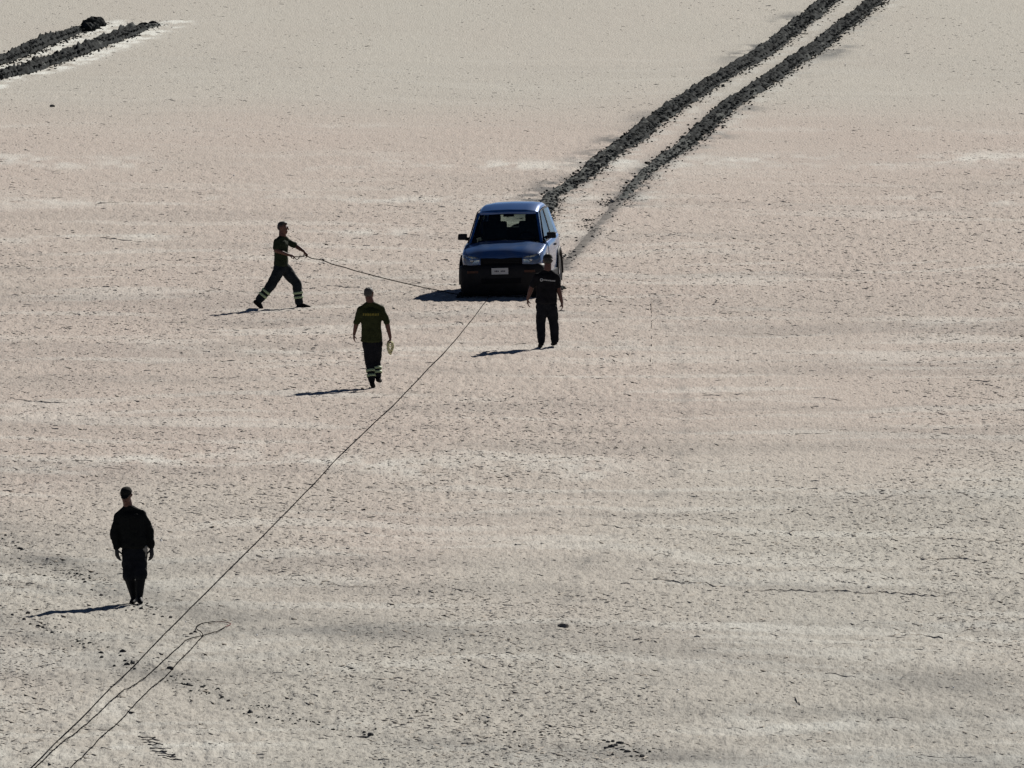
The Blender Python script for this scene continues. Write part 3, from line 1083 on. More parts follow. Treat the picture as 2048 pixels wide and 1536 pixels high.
# air intake, slats and side lamps of the front bumper
bm = bmesh.new()
bm_box(bm, (0, -1.853, 0.365), (0.78, 0.02, 0.10))
from_bm('air_intake', bm, M['grille'], BF, bevel=0.006)
for s in (-1, 1):
    bm = bmesh.new()
    bm_box(bm, (s * 0.56, -1.832, 0.535), (0.22, 0.03, 0.045), Matrix.Rotation(-s * 0.16, 3, 'Z').to_3x3())
    from_bm('indicator', bm, M['amber'], BF, bevel=0.006)
# number plate and its worn dark marks
bm = bmesh.new()
bm_box(bm, (-0.02, -1.868, 0.545), (0.33, 0.010, 0.115))
PL = from_bm('number_plate', bm, M['plate'], CAR, bevel=0.003)
bm = bmesh.new()
xx = -0.115
for k, wdt in enumerate((0.020, 0.026, 0.022, 0.0, 0.024, 0.020, 0.024)):
    if wdt: bm_box(bm, (xx, -1.8745, 0.545), (wdt, 0.002, 0.030 if k % 2 else 0.022))
    xx += 0.031
tag(from_bm('plate_marks', bm, M['ink'], PL), kind='stuff')
# grille
bm = bmesh.new()
bm_box(bm, (0, -1.752, 0.715), (0.82, 0.03, 0.13))
GR = from_bm('grille', bm, M['grille'], CAR, bevel=0.006)
for k in range(3):
    bm = bmesh.new()
    bm_box(bm, (0, -1.772, 0.697 + 0.027 * k), (0.70, 0.012, 0.009))
    from_bm('slat', bm, M['plastic'], GR)
# headlights: bowl, lens following the corner of the car
for s in (-1, 1):
    poly = []
    top = [(0.43, -1.768, 0.785), (0.55, -1.757, 0.815), (0.65, -1.725, 0.828), (0.715, -1.66, 0.832), (0.768, -1.57, 0.832)]
    bot = [(0.45, -1.772, 0.675), (0.55, -1.767, 0.67), (0.65, -1.735, 0.67), (0.715, -1.67, 0.68), (0.772, -1.58, 0.69)]
    bm = bmesh.new()
    bm_grid(bm, [[Vector((s * x, y + 0.012, z)) for x, y, z in bot], [Vector((s * (x - 0.004), y + 0.03, (z + 0.75) / 2)) for x, y, z in top], [Vector((s * x, y + 0.012, z)) for x, y, z in top]])
    HL = from_bm('headlight', bm, M['chrome'], CAR, smooth=True)
    bm = bmesh.new()
    mid = [((a[0] + b[0]) / 2 + 0.004, (a[1] + b[1]) / 2 - 0.012, (a[2] + b[2]) / 2) for a, b in zip(top, bot)]
    bm_grid(bm, [[Vector((s * x, y - 0.006, z)) for x, y, z in L] for L in (bot, mid, top)])
    from_bm('lens', bm, M['lamp_glass'], HL, smooth=True)
    bm = bmesh.new()
    bmesh.ops.create_icosphere(bm, subdivisions=2, radius=0.035, matrix=Matrix.Translation((s * 0.58, -1.755, 0.74)))
    from_bm('bulb', bm, M['chrome'], HL, smooth=True)
    bm = bmesh.new()
    bm_box(bm, (s * 0.69, 1.765, 0.86), (0.10, 0.03, 0.22))
    from_bm('tail_lamp', bm, M['red_lens'], CAR, bevel=0.008)

# windscreen and rear window
def wind(y0, y1, z0, z1, w0, w1, bow, name, n=13):
    bm = bmesh.new()
    P = []
    for k in range(5):
        f = k / 4
        P.append([Vector((t * (w0 + (w1 - w0) * f), y0 + (y1 - y0) * f + bow * (1 - t * t) * (1 - 0.4 * f), z0 + (z1 - z0) * f)) for t in np.linspace(-1, 1, n)])
    bm_grid(bm, P)
    o = from_bm(name, bm, M['glass'], CAR, smooth=True)
    return o


wind(-0.83, -0.285, 1.0, 1.53, 0.72, 0.605, -0.07, 'windscreen')
wind(1.735, 1.50, 1.07, 1.50, 0.60, 0.54, 0.03, 'rear_window')
# dark band printed round the windscreen
bm = bmesh.new()
bm_box(bm, (0, -0.325, 1.515), (1.20, 0.05, 0.05))
from_bm('windscreen_header', bm, M['paint'], CAR, bevel=0.01)
for s in (-1, 1):
    bm = bmesh.new()
    bm_slab(bm, [(s * 0.60, 1.74, 1.04), (s * 0.72, 1.70, 1.04), (s * 0.60, 1.48, 1.54), (s * 0.53, 1.50, 1.54)], 0.04, (0, -1, 0))
    from_bm('tailgate_frame', bm, M['paint'], CAR, bevel=0.005)
bm = bmesh.new()
bm_box(bm, (0, 1.735, 1.035), (1.42, 0.06, 0.07))
from_bm('tailgate_frame', bm, M['paint'], CAR, bevel=0.01)

# cabin
bm = bmesh.new()
bm_box(bm, (0, 0.35, 0.57), (1.46, 2.2, 0.03))
bm_box(bm, (0, 1.25, 0.80), (1.30, 0.9, 0.30))
for s in (-1, 1): bm_box(bm, (s * 0.745, 0.45, 0.77), (0.03, 2.3, 0.46))
from_bm('cabin_floor', bm, M['interior'], CAR)
bm = bmesh.new()
bm_box(bm, (0, -0.60, 0.86), (1.40, 0.42, 0.24))
bm_box(bm, (0.36, -0.48, 1.0), (0.38, 0.16, 0.07))
from_bm('dashboard', bm, M['interior'], CAR, bevel=0.02)
bm = bmesh.new()
rr = []
for k in range(25):
    a = 2 * PI * k / 24
    rr.append(Vector((0.36 + 0.185 * math.cos(a), -0.32 - 0.07 * math.sin(a), 1.0 + 0.17 * math.sin(a))))
bm_tube(bm, rr, 0.016, 6, cap=False)
bm_tube(bm, [(0.36, -0.32, 1.0), (0.36, -0.45, 0.95)], 0.03, 8)
bm_tube(bm, [(0.18, -0.32, 1.0), (0.54, -0.32, 1.0)], 0.016, 6)
from_bm('steering_wheel', bm, M['interior'], CAR, smooth=True)
for s in (-1, 1):
    ST = empty('seat'); ST.parent = CAR; ST.location = (s * 0.36, 0.18, 0.58)
    bm = bmesh.new(); bm_box(bm, (0, 0, 0.16), (0.50, 0.50, 0.16)); from_bm('cushion', bm, M['seat'], ST, bevel=0.04)
    bm = bmesh.new(); bm_box(bm, (0, 0.27, 0.46), (0.48, 0.13, 0.58), Matrix.Rotation(R(-14), 3, 'X')); from_bm('backrest', bm, M['seat'], ST, bevel=0.04)
    bm = bmesh.new(); bm_box(bm, (0, 0.36, 0.80), (0.23, 0.10, 0.15), Matrix.Rotation(R(-10), 3, 'X')); from_bm('headrest', bm, M['seat'], ST, bevel=0.03)
BN = empty('rear_bench'); BN.parent = CAR; BN.location = (0, 0.95, 0.6)
bm = bmesh.new(); bm_box(bm, (0, 0, 0.16), (1.2, 0.45, 0.16)); from_bm('cushion', bm, M['seat'], BN, bevel=0.04)
bm = bmesh.new(); bm_box(bm, (0, 0.24, 0.36), (1.2, 0.13, 0.44), Matrix.Rotation(R(-12), 3, 'X')); from_bm('backrest', bm, M['seat'], BN, bevel=0.04)
for s in (-1, 1):
    bm = bmesh.new(); bm_box(bm, (s * 0.33, 0.29, 0.62), (0.22, 0.10, 0.12)); from_bm('headrest', bm, M['seat'], BN, bevel=0.03)
bm = bmesh.new()
bm_box(bm, (0, -0.22, 1.475), (0.22, 0.02, 0.06))
from_bm('rear_view_mirror', bm, M['interior'], CAR, bevel=0.008)
# tow eye under the bumper
bm = bmesh.new()
bm_tube(bm, [(-0.22 + 0.05 * math.cos(2 * PI * k / 12), -1.80 + 0.05 * math.sin(2 * PI * k / 12), 0.22) for k in range(13)], 0.012, 6)
bm_tube(bm, [(-0.22, -1.76, 0.22), (-0.22, -1.45, 0.30)], 0.018, 6)
from_bm('tow_eye', bm, M['interior'], CAR)
# the cabin narrows towards the roof
for o in CAR.children:
    if o.type == 'MESH':
        for v in o.data.vertices:
            v.co.x *= 1 - 0.045 * min(1, max(0, (v.co.z - 1.05) / 0.5))
bpy.context.view_layer.update()


def build_wheel_shade_mud():  # dark lumps added so the shaded bottom of the car turns black
    rng = np.random.default_rng(31)
    C, S = [], []
    for wy, _ in WHEELS:
        for sx in (-1, 1):
            m = 130
            p = np.column_stack([sx * 0.735 + rng.normal(0, 0.09, m), wy + rng.normal(0, 0.26, m)])
            for a, b in p:
                w = CAR.matrix_world @ Vector((a, b, 0))
                r = math.hypot((a - sx * 0.735) / 0.2, (b - wy) / 0.4)
                C.append((w.x, w.y, gh(w.x, w.y) + max(0, 0.05 - 0.03 * r))); S.append(rng.uniform(0.02, 0.055))
    V, F = lumps(np.array(C), np.array(S), rng)
    tag(link('churned_mud', np_mesh('churned_mud', V, F, M['mud'])), 'lumps of dark mud added round the wheels of the blue car to blacken the shade', 'mud heap', kind='stuff')


build_wheel_shade_mud()

# ------------------------------------------------------------------ people
def ell(c, r, rot=None, n=2):
    """points of an ellipsoid"""
    bm = bmesh.new()
    bmesh.ops.create_icosphere(bm, subdivisions=n, radius=1.0)
    pts = []
    for v in bm.verts:
        p = Vector((v.co.x * r[0], v.co.y * r[1], v.co.z * r[2]))
        if rot is not None: p = rot @ p
        pts.append(p + Vector(c))
    bm.free()
    return pts


def add_hull(bm, pts):
    vs = [bm.verts.new(p) for p in pts]
    bmesh.ops.convex_hull(bm, input=vs)
    loose = [v for v in vs if v.is_valid and not v.link_faces]
    if loose: bmesh.ops.delete(bm, geom=loose, context='VERTS')


def limb(bm, a, ra, b, rb, n=2):
    a, b = Vector(a), Vector(b)
    add_hull(bm, ell(a, (ra,) * 3, n=n) + ell(b, (rb,) * 3, n=n))


def hulls(bm, *es):
    """chain of ellipsoids joined pair by pair"""
    for p, q in zip(es[:-1], es[1:]):
        add_hull(bm, ell(*p) + ell(*q))


def fuse(name, bm, mat, parent, voxel, smooth=4, wrinkle=0.0, wscale=9.0, seed=0):
    me = bpy.data.meshes.new(name + '_raw')
    bmesh.ops.recalc_face_normals(bm, faces=bm.faces)
    bm.to_mesh(me); bm.free()
    t = bpy.data.objects.new(name + '_raw', me)
    COL.objects.link(t)
    m = t.modifiers.new('r', 'REMESH'); m.mode = 'VOXEL'; m.voxel_size = voxel; m.use_smooth_shade = True
    if smooth:
        m2 = t.modifiers.new('s', 'SMOOTH'); m2.iterations = smooth; m2.factor = 0.5
    dg = bpy.context.evaluated_depsgraph_get()
    out = bpy.data.meshes.new_from_object(t.evaluated_get(dg))
    bpy.data.objects.remove(t); bpy.data.meshes.remove(me)
    out.name = name
    if wrinkle:
        n = len(out.vertices)
        co = np.empty(n * 3); out.vertices.foreach_get('co', co); co = co.reshape(-1, 3)
        no = np.empty(n * 3); out.vertices.foreach_get('normal', no); no = no.reshape(-1, 3)
        w = fbm(co[:, 0] * wscale + seed + co[:, 1] * 5, co[:, 2] * wscale * 1.5 + co[:, 1] * wscale + seed, seed, 3) - 0.5
        co += no * (w * 2 * wrinkle)[:, None]
        out.vertices.foreach_set('co', co.ravel()); out.update()
    return link(name, out, mat, parent, smooth=True)


def hand_pts(bm, wrist, direction, palm_n, side, curl=0.5, size=1.0, grip=False):
    """palm, four unequal fingers with two bends each, a thumb leaving the side of the palm"""
    d = Vector(direction).normalized()
    n = Vector(palm_n); n = (n - d * n.dot(d)).normalized()
    s = d.cross(n).normalized() * side          # towards the thumb
    w = Vector(wrist)
    k = size
    palm_end = w + d * 0.095 * k
    add_hull(bm, ell(w + d * 0.01, (0.026 * k,) * 3, n=1) + ell(palm_end + s * 0.026 * k, (0.015 * k,) * 3, n=1) + ell(palm_end - s * 0.030 * k, (0.014 * k,) * 3, n=1))
    for off, ln in ((0.030, 0.072), (0.011, 0.080), (-0.010, 0.075), (-0.030, 0.060)):
        c = curl * (1.0 + 0.12 * random.random())
        p = palm_end + s * off * k
        a = 0.0
        rad = 0.0095 * k
        for seg in (0.45, 0.32, 0.23):
            a += c
            dd = d * math.cos(a) + n * math.sin(a)
            q = p + dd * ln * seg * k * 1.05
            limb(bm, p, rad, q, rad * 0.92, n=1)
            p = q; rad *= 0.92
    tb = w + d * 0.035 * k + s * 0.028 * k
    t1 = tb + (d * 0.6 + s * 0.6 + n * 0.3 * (1 + curl)).normalized() * 0.042 * k
    t2 = t1 + (d * 0.85 + s * 0.05 + n * 0.55 * (1 + curl)).normalized() * 0.034 * k
    limb(bm, tb, 0.015 * k, t1, 0.012 * k, n=1)
    limb(bm, t1, 0.012 * k, t2, 0.0095 * k, n=1)


def rz(a): return Matrix.Rotation(a, 3, 'Z')


def basis(face, pitch=0.0):
    """rotation whose local -Y looks along face (a 2D direction); pitch > 0 looks down"""
    f = Vector((face[0], face[1], 0)).normalized()
    a = math.atan2(f.x, -f.y)
    return rz(a) @ Matrix.Rotation(pitch, 3, 'X')


def head_parts(bm, c, B):
    """c centre of skull; local -Y is the face"""
    B = B * 1.07
    def L(x, y, z): return Vector(c) + B @ Vector((x, y, z))
    add_hull(bm, ell(L(0, 0.012, 0.025), (0.077, 0.095, 0.085), B) + ell(L(0, -0.03, -0.055), (0.055, 0.055, 0.05), B))
    add_hull(bm, ell(L(0, -0.055, -0.075), (0.035, 0.032, 0.028), B, 1) + ell(L(0, -0.075, -0.088), (0.02, 0.016, 0.015), B, 1))     # jaw, chin
    add_hull(bm, ell(L(0, -0.092, 0.018), (0.010, 0.010, 0.010), B, 1) + ell(L(0, -0.112, -0.022), (0.015, 0.014, 0.011), B, 1))    # nose
    add_hull(bm, ell(L(-0.035, -0.075, 0.034), (0.02, 0.016, 0.009), B, 1) + ell(L(0.035, -0.075, 0.034), (0.02, 0.016, 0.009), B, 1))  # brow
    add_hull(bm, ell(L(-0.014, -0.088, -0.052), (0.012, 0.010, 0.008), B, 1) + ell(L(0.014, -0.088, -0.052), (0.012, 0.010, 0.008), B, 1))  # lips
    for s in (-1, 1):
        add_hull(bm, ell(L(s * 0.078, 0.010, 0.012), (0.008, 0.018, 0.030), B, 1) + ell(L(s * 0.084, 0.018, 0.018), (0.006, 0.014, 0.022), B, 1))


class Figure:
    """joints in metres: x to the right of the photo, y away from it, z up, origin between the feet on the ground"""

    def __init__(self, name_label, px, py, J, face, head_pitch=0.0, body_face=None, size=1.0, drop=0.0):
        self.J = {k: Vector(v) for k, v in J.items()}
        for a in ('ls', 'rs'):
            self.J[a].z -= 0.028; self.J[a].x *= 0.97
        g = G(px, py)
        self.root = empty('person', (g.x, g.y, gh(g.x, g.y) - drop))
        tag(self.root, name_label, 'person')
        self.BH = basis(face, head_pitch)
        self.BB = basis(body_face or face)
        self.k = size

    def body(self, hands, neck_r=0.066):
        J = self.J; k = self.k; bm = bmesh.new()
        head_parts(bm, J['head'], self.BH)
        limb(bm, J['neck'], neck_r * 1.1, J['head'] + self.BH @ Vector((0, 0.015, -0.05)), neck_r)
        B = self.BB
        hulls(bm, (J['chest'] + Vector((0, 0, 0.05)), (0.14 * k, 0.085 * k, 0.08), B), (J['chest'], (0.155 * k, 0.105 * k, 0.11), B),
              (J['waist'], (0.135 * k, 0.098 * k, 0.09), B), (J['pelvis'], (0.155 * k, 0.105 * k, 0.10), B))
        add_hull(bm, ell(J['neck'] + Vector((0, 0, -.02)), (0.055, 0.055, 0.035), B) + ell(J['ls'] + Vector((0, 0, -.018)), (0.036,) * 3) + ell(J['rs'] + Vector((0, 0, -.018)), (0.036,) * 3))
        for a in 'lr':
            limb(bm, J[a + 's'] + Vector((0, 0, -.018)), 0.044 * k, J[a + 'e'], 0.042 * k)
            limb(bm, J[a + 'e'], 0.043 * k, J[a + 'e'].lerp(J[a + 'w'], 0.3), 0.042 * k)
            limb(bm, J[a + 'e'].lerp(J[a + 'w'], 0.3), 0.042 * k, J[a + 'w'], 0.027 * k)
            limb(bm, J[a + 'h'], 0.085 * k, J[a + 'k'], 0.058 * k)
            limb(bm, J[a + 'k'], 0.056 * k, J[a + 'k'].lerp(J[a + 'a'], 0.3), 0.057 * k)
            limb(bm, J[a + 'k'].lerp(J[a + 'a'], 0.3), 0.057 * k, J[a + 'a'], 0.037 * k)
            limb(bm, J[a + 'a'], 0.037, J[a + 't'], 0.026)
            h = hands[a]
            hand_pts(bm, J[a + 'w'], h[0], h[1], h[2], h[3])
        o = fuse('body', bm, M['skin'], self.root, 0.0075, 2)
        for s in (-1, 1):
            b2 = bmesh.new()
            bmesh.ops.create_icosphere(b2, subdivisions=1, radius=0.011, matrix=Matrix.Translation(J['head'] + self.BH @ Vector((s * 0.033, -0.088, 0.017))))
            from_bm('eye', b2, M['eye'], o, smooth=True)
        self.body_o = o
        return o

    def shirt(self, mat, name, sleeve, hem, loose=0.02, cuff=0.055, seed=1, wrinkle=0.012):
        """sleeve: how far down the arm (0..2, 1 = elbow)"""
        J = self.J; k = self.k; B = self.BB; bm = bmesh.new(); L = loose
        hulls(bm, (J['chest'] + Vector((0, 0, 0.05)), (0.140 * k + L * .5, 0.092 * k + L * .7, 0.075), B), (J['chest'], (0.165 * k + L, 0.112 * k + L, 0.11), B),
              (J['waist'], (0.150 * k + L, 0.108 * k + L, 0.09), B), (hem, (0.166 * k + L, 0.115 * k + L, 0.04), B))
        add_hull(bm, ell(J['neck'] + Vector((0, 0, -0.012)), (0.074, 0.072, 0.03), B) + ell(J['ls'] + Vector((0, 0, -.012)), (0.052,) * 3) + ell(J['rs'] + Vector((0, 0, -.012)), (0.052,) * 3))
        for a in 'lr':
            s, e, w = J[a + 's'], J[a + 'e'], J[a + 'w']
            if sleeve <= 1:
                limb(bm, s + Vector((0, 0, -.012)), 0.062 * k, s.lerp(e, sleeve), cuff + 0.008)
            else:
                limb(bm, s + Vector((0, 0, -.022)), 0.058 * k, e, cuff + 0.006)
                limb(bm, e, cuff + 0.010, e.lerp(w, sleeve - 1), cuff - 0.008)
        return fuse(name, bm, mat, self.root, 0.012, 3, wrinkle, 8.0, seed)

    def trousers(self, mat, r=(0.105, 0.082, 0.068), end=0.9, seed=2, wrinkle=0.014, waist_z=0.07, bloused=None, name='trousers'):
        J = self.J; k = self.k; B = self.BB; bm = bmesh.new()
        hulls(bm, (J['pelvis'] + Vector((0, 0, waist_z)), (0.155 * k, 0.115 * k, 0.04), B), (J['pelvis'], (0.172 * k, 0.125 * k, 0.09), B))
        for a in 'lr':
            h, n, c = J[a + 'h'], J[a + 'k'], J[a + 'a']
            add_hull(bm, ell(J['pelvis'], (0.12, 0.11, 0.08), B) + ell(h, (r[0],) * 3))
            limb(bm, h, r[0], n, r[1])
            if bloused is None:
                limb(bm, n, r[1], n.lerp(c, end), r[2])
            else:
                limb(bm, n, r[1], n.lerp(c, bloused), r[1] * 1.06)
        return fuse(name, bm, mat, self.root, 0.012, 3, wrinkle, 8.0, seed)

    def bands(self, tr, mat, ts, r, half=0.022):
        J = self.J
        for a in 'lr':
            n, c = J[a + 'k'], J[a + 'a']
            d = (c - n).normalized()
            for t in ts:
                m = n.lerp(c, t)
                rr = r[0] + (r[1] - r[0]) * t
                bm = bmesh.new()
                s = d.cross(Vector((0, 1, 0.1))).normalized(); u = s.cross(d)
                P = []
                for q in (-half, half):
                    P.append([m + d * q + (s * math.cos(2 * PI * i / 20) + u * math.sin(2 * PI * i / 20)) * rr for i in range(20)])
                bm_grid(bm, P, True)
                o = from_bm('reflective_band', bm, mat, tr, smooth=True)
                o.modifiers.new('solid', 'SOLIDIFY').thickness = 0.006

    def boots(self, mat, shaft=0.12, r=0.052, name='boot', top=1.05):
        J = self.J
        for a in 'lr':
            c, t = J[a + 'a'], J[a + 't']
            n = J[a + 'k']
            up = (n - c).normalized()
            f = (t - c); 
            bm = bmesh.new()
            heel = c + Vector((0, 0, 0)) - up * 0.055 - f.normalized() * 0.035
            limb(bm, c + up * shaft, r * top, c, r * 0.95)
            limb(bm, c, r * 0.92, heel, 0.040)
            add_hull(bm, ell(heel, (0.040,) * 3) + ell(t, (0.044, 0.044, 0.030)) + ell(c.lerp(t, 0.35) + up * 0.0, (0.044,) * 3))
            fuse(name, bm, mat, self.root, 0.010, 2, 0.003, 20, 3)

    def cap(self, mat, brim=True, hair=None, hairmat=None):
        c, B = self.J['head'], self.BH * 1.07
        def L(x, y, z): return c + B @ Vector((x, y, z))
        if hair:
            bm = bmesh.new()
            if hair == 'short':
                hulls(bm, (L(0, 0.022, 0.045), (0.081, 0.092, 0.072), B), (L(0, 0.045, 0.0), (0.078, 0.068, 0.06), B))
                hulls(bm, (L(0, -0.030, 0.088), (0.058, 0.042, 0.022), B), (L(0, 0.0, 0.085), (0.068, 0.070, 0.034), B))
            else:
                hulls(bm, (L(0, 0.024, 0.040), (0.079, 0.088, 0.070), B), (L(0, 0.045, -0.01), (0.074, 0.064, 0.05), B))
            fuse('hair', bm, hairmat, self.root, 0.008, 2, 0.004, 40, 1)
        if mat:
            bm = bmesh.new()
            hulls(bm, (L(0, 0.010, 0.052), (0.088, 0.106, 0.045), B), (L(0, 0.012, 0.080), (0.080, 0.096, 0.045), B))
            if brim:
                add_hull(bm, ell(L(0, -0.085, 0.045), (0.07, 0.03, 0.008), B) + ell(L(0, -0.150, 0.034), (0.05, 0.02, 0.006), B))
            fuse('cap', bm, mat, self.root, 0.009, 2)


def V3(s, x0, y0):
    """photo pixel + depth -> local metres for a figure standing at (x0, y0) with s pixels to the metre"""
    return lambda px, py, d=0.0: Vector(((px - x0) / s, d, (y0 - py) / s - d * 0.066))


# --- man carrying the rope, striding to the right
s1 = scale_at(614)
q = V3(s1, 566, 614)
J = dict(head=q(566.5, 453, 0), neck=q(565, 468.5, 0.0), chest=q(563, 486, 0), waist=q(562, 512, 0), pelvis=q(564, 532, 0),
         rs=q(553, 477, -0.13), re=q(552, 498, -0.17), rw=q(577, 507, -0.20),
         ls=q(577, 477, 0.12), le=q(593, 490, 0.10), lw=q(607.5, 499.5, -0.02),
         rh=q(558, 537, -0.085), rk=q(544, 566, -0.10), ra=q(516, 600, -0.10), rt=q(522.5, 612.5, -0.10),
         lh=q(571, 537, 0.085), lk=q(594, 566, 0.09), la=q(599, 606.5, 0.08), lt=q(617, 611.3, 0.06))
F1 = Figure('man in dark green shirt striding with a thin rope in his hands', 566, 614, J, (0.85, -0.5), 0.05, (0.93, -0.36))
F1.body(dict(r=((1, 0.12, -0.15), (0.1, 0.3, -1), -1, 0.75), l=((0.6, -0.1, -0.75), (-0.5, -0.5, -0.5), 1, 0.65)))
F1.shirt(M['olive_dark'], 'shirt', 0.72, F1.J['pelvis'] + Vector((-0.015, 0, 0.03)), 0.018)
tr1 = F1.trousers(M['trouser'], (0.118, 0.092, 0.080), 0.88)
F1.bands(tr1, M['hivis'], (0.42, 0.64), (0.099, 0.087))
F1.boots(M['boot'])
F1.cap(None, hair='short', hairmat=M['hair'])

# --- man in the olive shirt walking away
s2 = scale_at(777)
q = V3(s2, 747, 777)
J = dict(head=q(738.5, 588, 0), neck=q(740.5, 604.5, -0.02), chest=q(742, 627, -0.02), waist=q(743, 657, 0), pelvis=q(744.5, 680, 0.02),
         ls=q(719.5, 614, -0.02), le=q(713.5, 644, 0.02), lw=q(708.5, 668, 0.05),
         rs=q(763.5, 613, -0.02), re=q(773.5, 644, -0.05), rw=q(780.5, 675, -0.03),
         lh=q(736.5, 688, 0.02), lk=q(739.5, 724, 0.06), la=q(744, 765.5, -0.05), lt=q(746.5, 774, 0.10),
         rh=q(753, 688, 0.02), rk=q(752, 722, 0.10), ra=q(756, 756, 0.02), rt=q(759.5, 763, 0.16))
F2 = Figure('man in olive shirt walking away with a pale cord hank in hand', 747, 777, J, (0.45, 0.9), 0.12, (0.05, 1.0), 1.06)
F2.body(dict(l=((-0.05, 0.05, -1), (1, 0.2, 0), 1, 0.35), r=((0.05, 0.0, -1), (-1, 0.1, 0), -1, 1.0)))
sh2 = F2.shirt(M['olive'], 'shirt', 1.12, F2.J['pelvis'] + Vector((-0.01, 0, -0.02)), 0.024)
tr2 = F2.trousers(M['trouser_black'], (0.112, 0.086, 0.066), 0.88)
F2.bands(tr2, M['hivis'], (0.44, 0.68), (0.093, 0.078))
F2.boots(M['boot'])
F2.cap(None, hair='crop', hairmat=M['hair_grey'])
# yellow lettering on the back, worn beyond reading
def back_print(fig, shirt, z, x0, x1, mat, hgt, name, ring=False, tilt=0.0, face=-1):
    """marks laid on the cloth: cast onto the shirt surface"""
    bm = bmesh.new()
    from mathutils.bvhtree import BVHTree
    dg = bpy.context.evaluated_depsgraph_get()
    tree = BVHTree.FromObject(shirt, dg)
    def on(x, zz):
        h = tree.ray_cast(Vector((x, face * 1.0, zz)), Vector((0, -face, 0)))
        return (h[0] + Vector((0, face * 0.006, 0))) if h[0] else None
    x = x0; i = 0
    while x < x1:
        wd = hgt * (0.55 + 0.25 * ((i * 7) % 3))
        zz = z + tilt * (x - x0)
        pts = [on(x, zz - hgt / 2), on(x + wd, zz - hgt / 2), on(x + wd, zz + hgt / 2), on(x, zz + hgt / 2)]
        if all(pts): bm_slab(bm, pts, 0.003, (0, face, 0))
        x += wd + hgt * 0.22; i += 1
    if ring:
        c = x0 - 0.035
        P = []
        for k in range(17):
            a = 2 * PI * k / 16
            p1 = on(c + 0.030 * math.cos(a), z + 0.030 * math.sin(a)); p2 = on(c + 0.013 * math.cos(a), z + 0.013 * math.sin(a))
            if p1 and p2: P.append([p1, p2])
        if len(P) > 2: bm_grid(bm, P)
    return from_bm(name, bm, mat, shirt)


def zf(fig_y0, s, py): return (fig_y0 - py) / s


back_print(F2, sh2, zf(777, s2, 628.5), -0.185, 0.09, M['olive_print'], 0.042, 'shirt_lettering')

# --- man in black T-shirt walking towards the car
s3 = scale_at(696)
q = V3(s3, 1095, 696)
J = dict(head=q(1095.5, 524, 0.04), neck=q(1095, 540.5, 0.0), chest=q(1094, 559, -0.01), waist=q(1093.5, 585, 0), pelvis=q(1092.5, 606, 0.0),
         ls=q(1074, 550, 0.0), le=q(1063, 576, 0.02), lw=q(1056, 598, 0.04),
         rs=q(1113, 550, 0.0), re=q(1117, 579, 0.0), rw=q(1123.5, 605, -0.02),
         lh=q(1084, 614, 0.0), lk=q(1081.5, 645, 0.02), la=q(1083, 684.5, -0.06), lt=q(1080, 694, 0.07),
         rh=q(1102, 614, 0.0), rk=q(1107, 645, 0.05), ra=q(1109.5, 683, 0.08), rt=q(1106, 690, 0.22))
F3 = Figure('man in black short sleeved shirt standing before the car corner', 1095, 696, J, (-0.1, 1.0), 0.25, (-0.05, 1.0), 1.08)
F3.body(dict(l=((-0.05, 0.05, -1), (1, 0.2, 0), 1, 0.35), r=((0.15, 0.0, -1), (-1, 0.1, 0), -1, 0.4)))
sh3 = F3.shirt(M['black_cotton'], 'shirt', 0.80, F3.J['pelvis'] + Vector((0, 0, 0.0)), 0.03)
F3.trousers(M['trouser_black'], (0.118, 0.092, 0.076), 0.95)
F3.boots(M['boot'])
F3.cap(M['cap'], True, 'crop', M['hair'])
back_print(F3, sh3, zf(696, s3, 560), -0.075, 0.135, M['white_print'], 0.024, 'shirt_emblem', ring=True, tilt=-0.11)

# --- man in the dark jumper walking towards the camera
s4 = scale_at(1209)
q = V3(s4, 272, 1209)
J = dict(head=q(253, 992, -0.05), neck=q(256, 1011, 0.0), chest=q(262, 1036, 0.0), waist=q(265, 1068, 0.0), pelvis=q(269, 1093, 0.0),
         rs=q(234, 1026, 0.0), re=q(229.5, 1066, 0.0), rw=q(233, 1096, -0.05),
         ls=q(285, 1022, 0.0), le=q(299, 1062, 0.03), lw=q(303, 1095, 0.0),
         rh=q(259, 1103, 0.0), rk=q(258, 1150, -0.03), ra=q(268.5, 1196, 0.10), rt=q(264, 1206.5, -0.03),
         lh=q(280, 1103, 0.0), lk=q(282, 1148, -0.10), la=q(278.5, 1195, -0.06), lt=q(281.5, 1205, -0.20))
F4 = Figure('man in black jumper and cap walking with his head bent down', 272, 1209, J, (-0.15, -1.0), 0.38, (-0.08, -1.0), 1.06)
H4 = dict(r=((0.12, 0.0, -1), (0.8, 0.5, 0), 1, 0.28), l=((0.05, 0.0, -1), (-0.8, 0.5, 0), -1, 0.28))
F4.body(H4)
for a in 'lr':
    bm = bmesh.new()
    h = H4[a]
    hand_pts(bm, F4.J[a + 'w'], h[0], h[1], h[2], h[3], 1.22)
    limb(bm, F4.J[a + 'w'] + Vector((0, 0, 0.04)), 0.040, F4.J[a + 'w'], 0.036)
    fuse('glove', bm, M['glove'], F4.root, 0.008, 2)
F4.shirt(M['jumper'], 'jumper', 1.92, F4.J['pelvis'] + Vector((-0.005, 0, 0.0)), 0.045, cuff=0.064, wrinkle=0.016)
tr4 = F4.trousers(M['trouser_black'], (0.125, 0.100, 0.08), bloused=0.05, seed=5)
bm = bmesh.new()
hb = F4.J['lh'] + Vector((0.06, -0.075, 0.03))
hulls(bm, (hb, (0.035, 0.03, 0.03), None, 1), (hb + Vector((0.035, 0.0, 0.04)), (0.025, 0.035, 0.03), None, 1), (hb + Vector((0.02, 0.01, -0.09)), (0.025, 0.025, 0.03), None, 1))
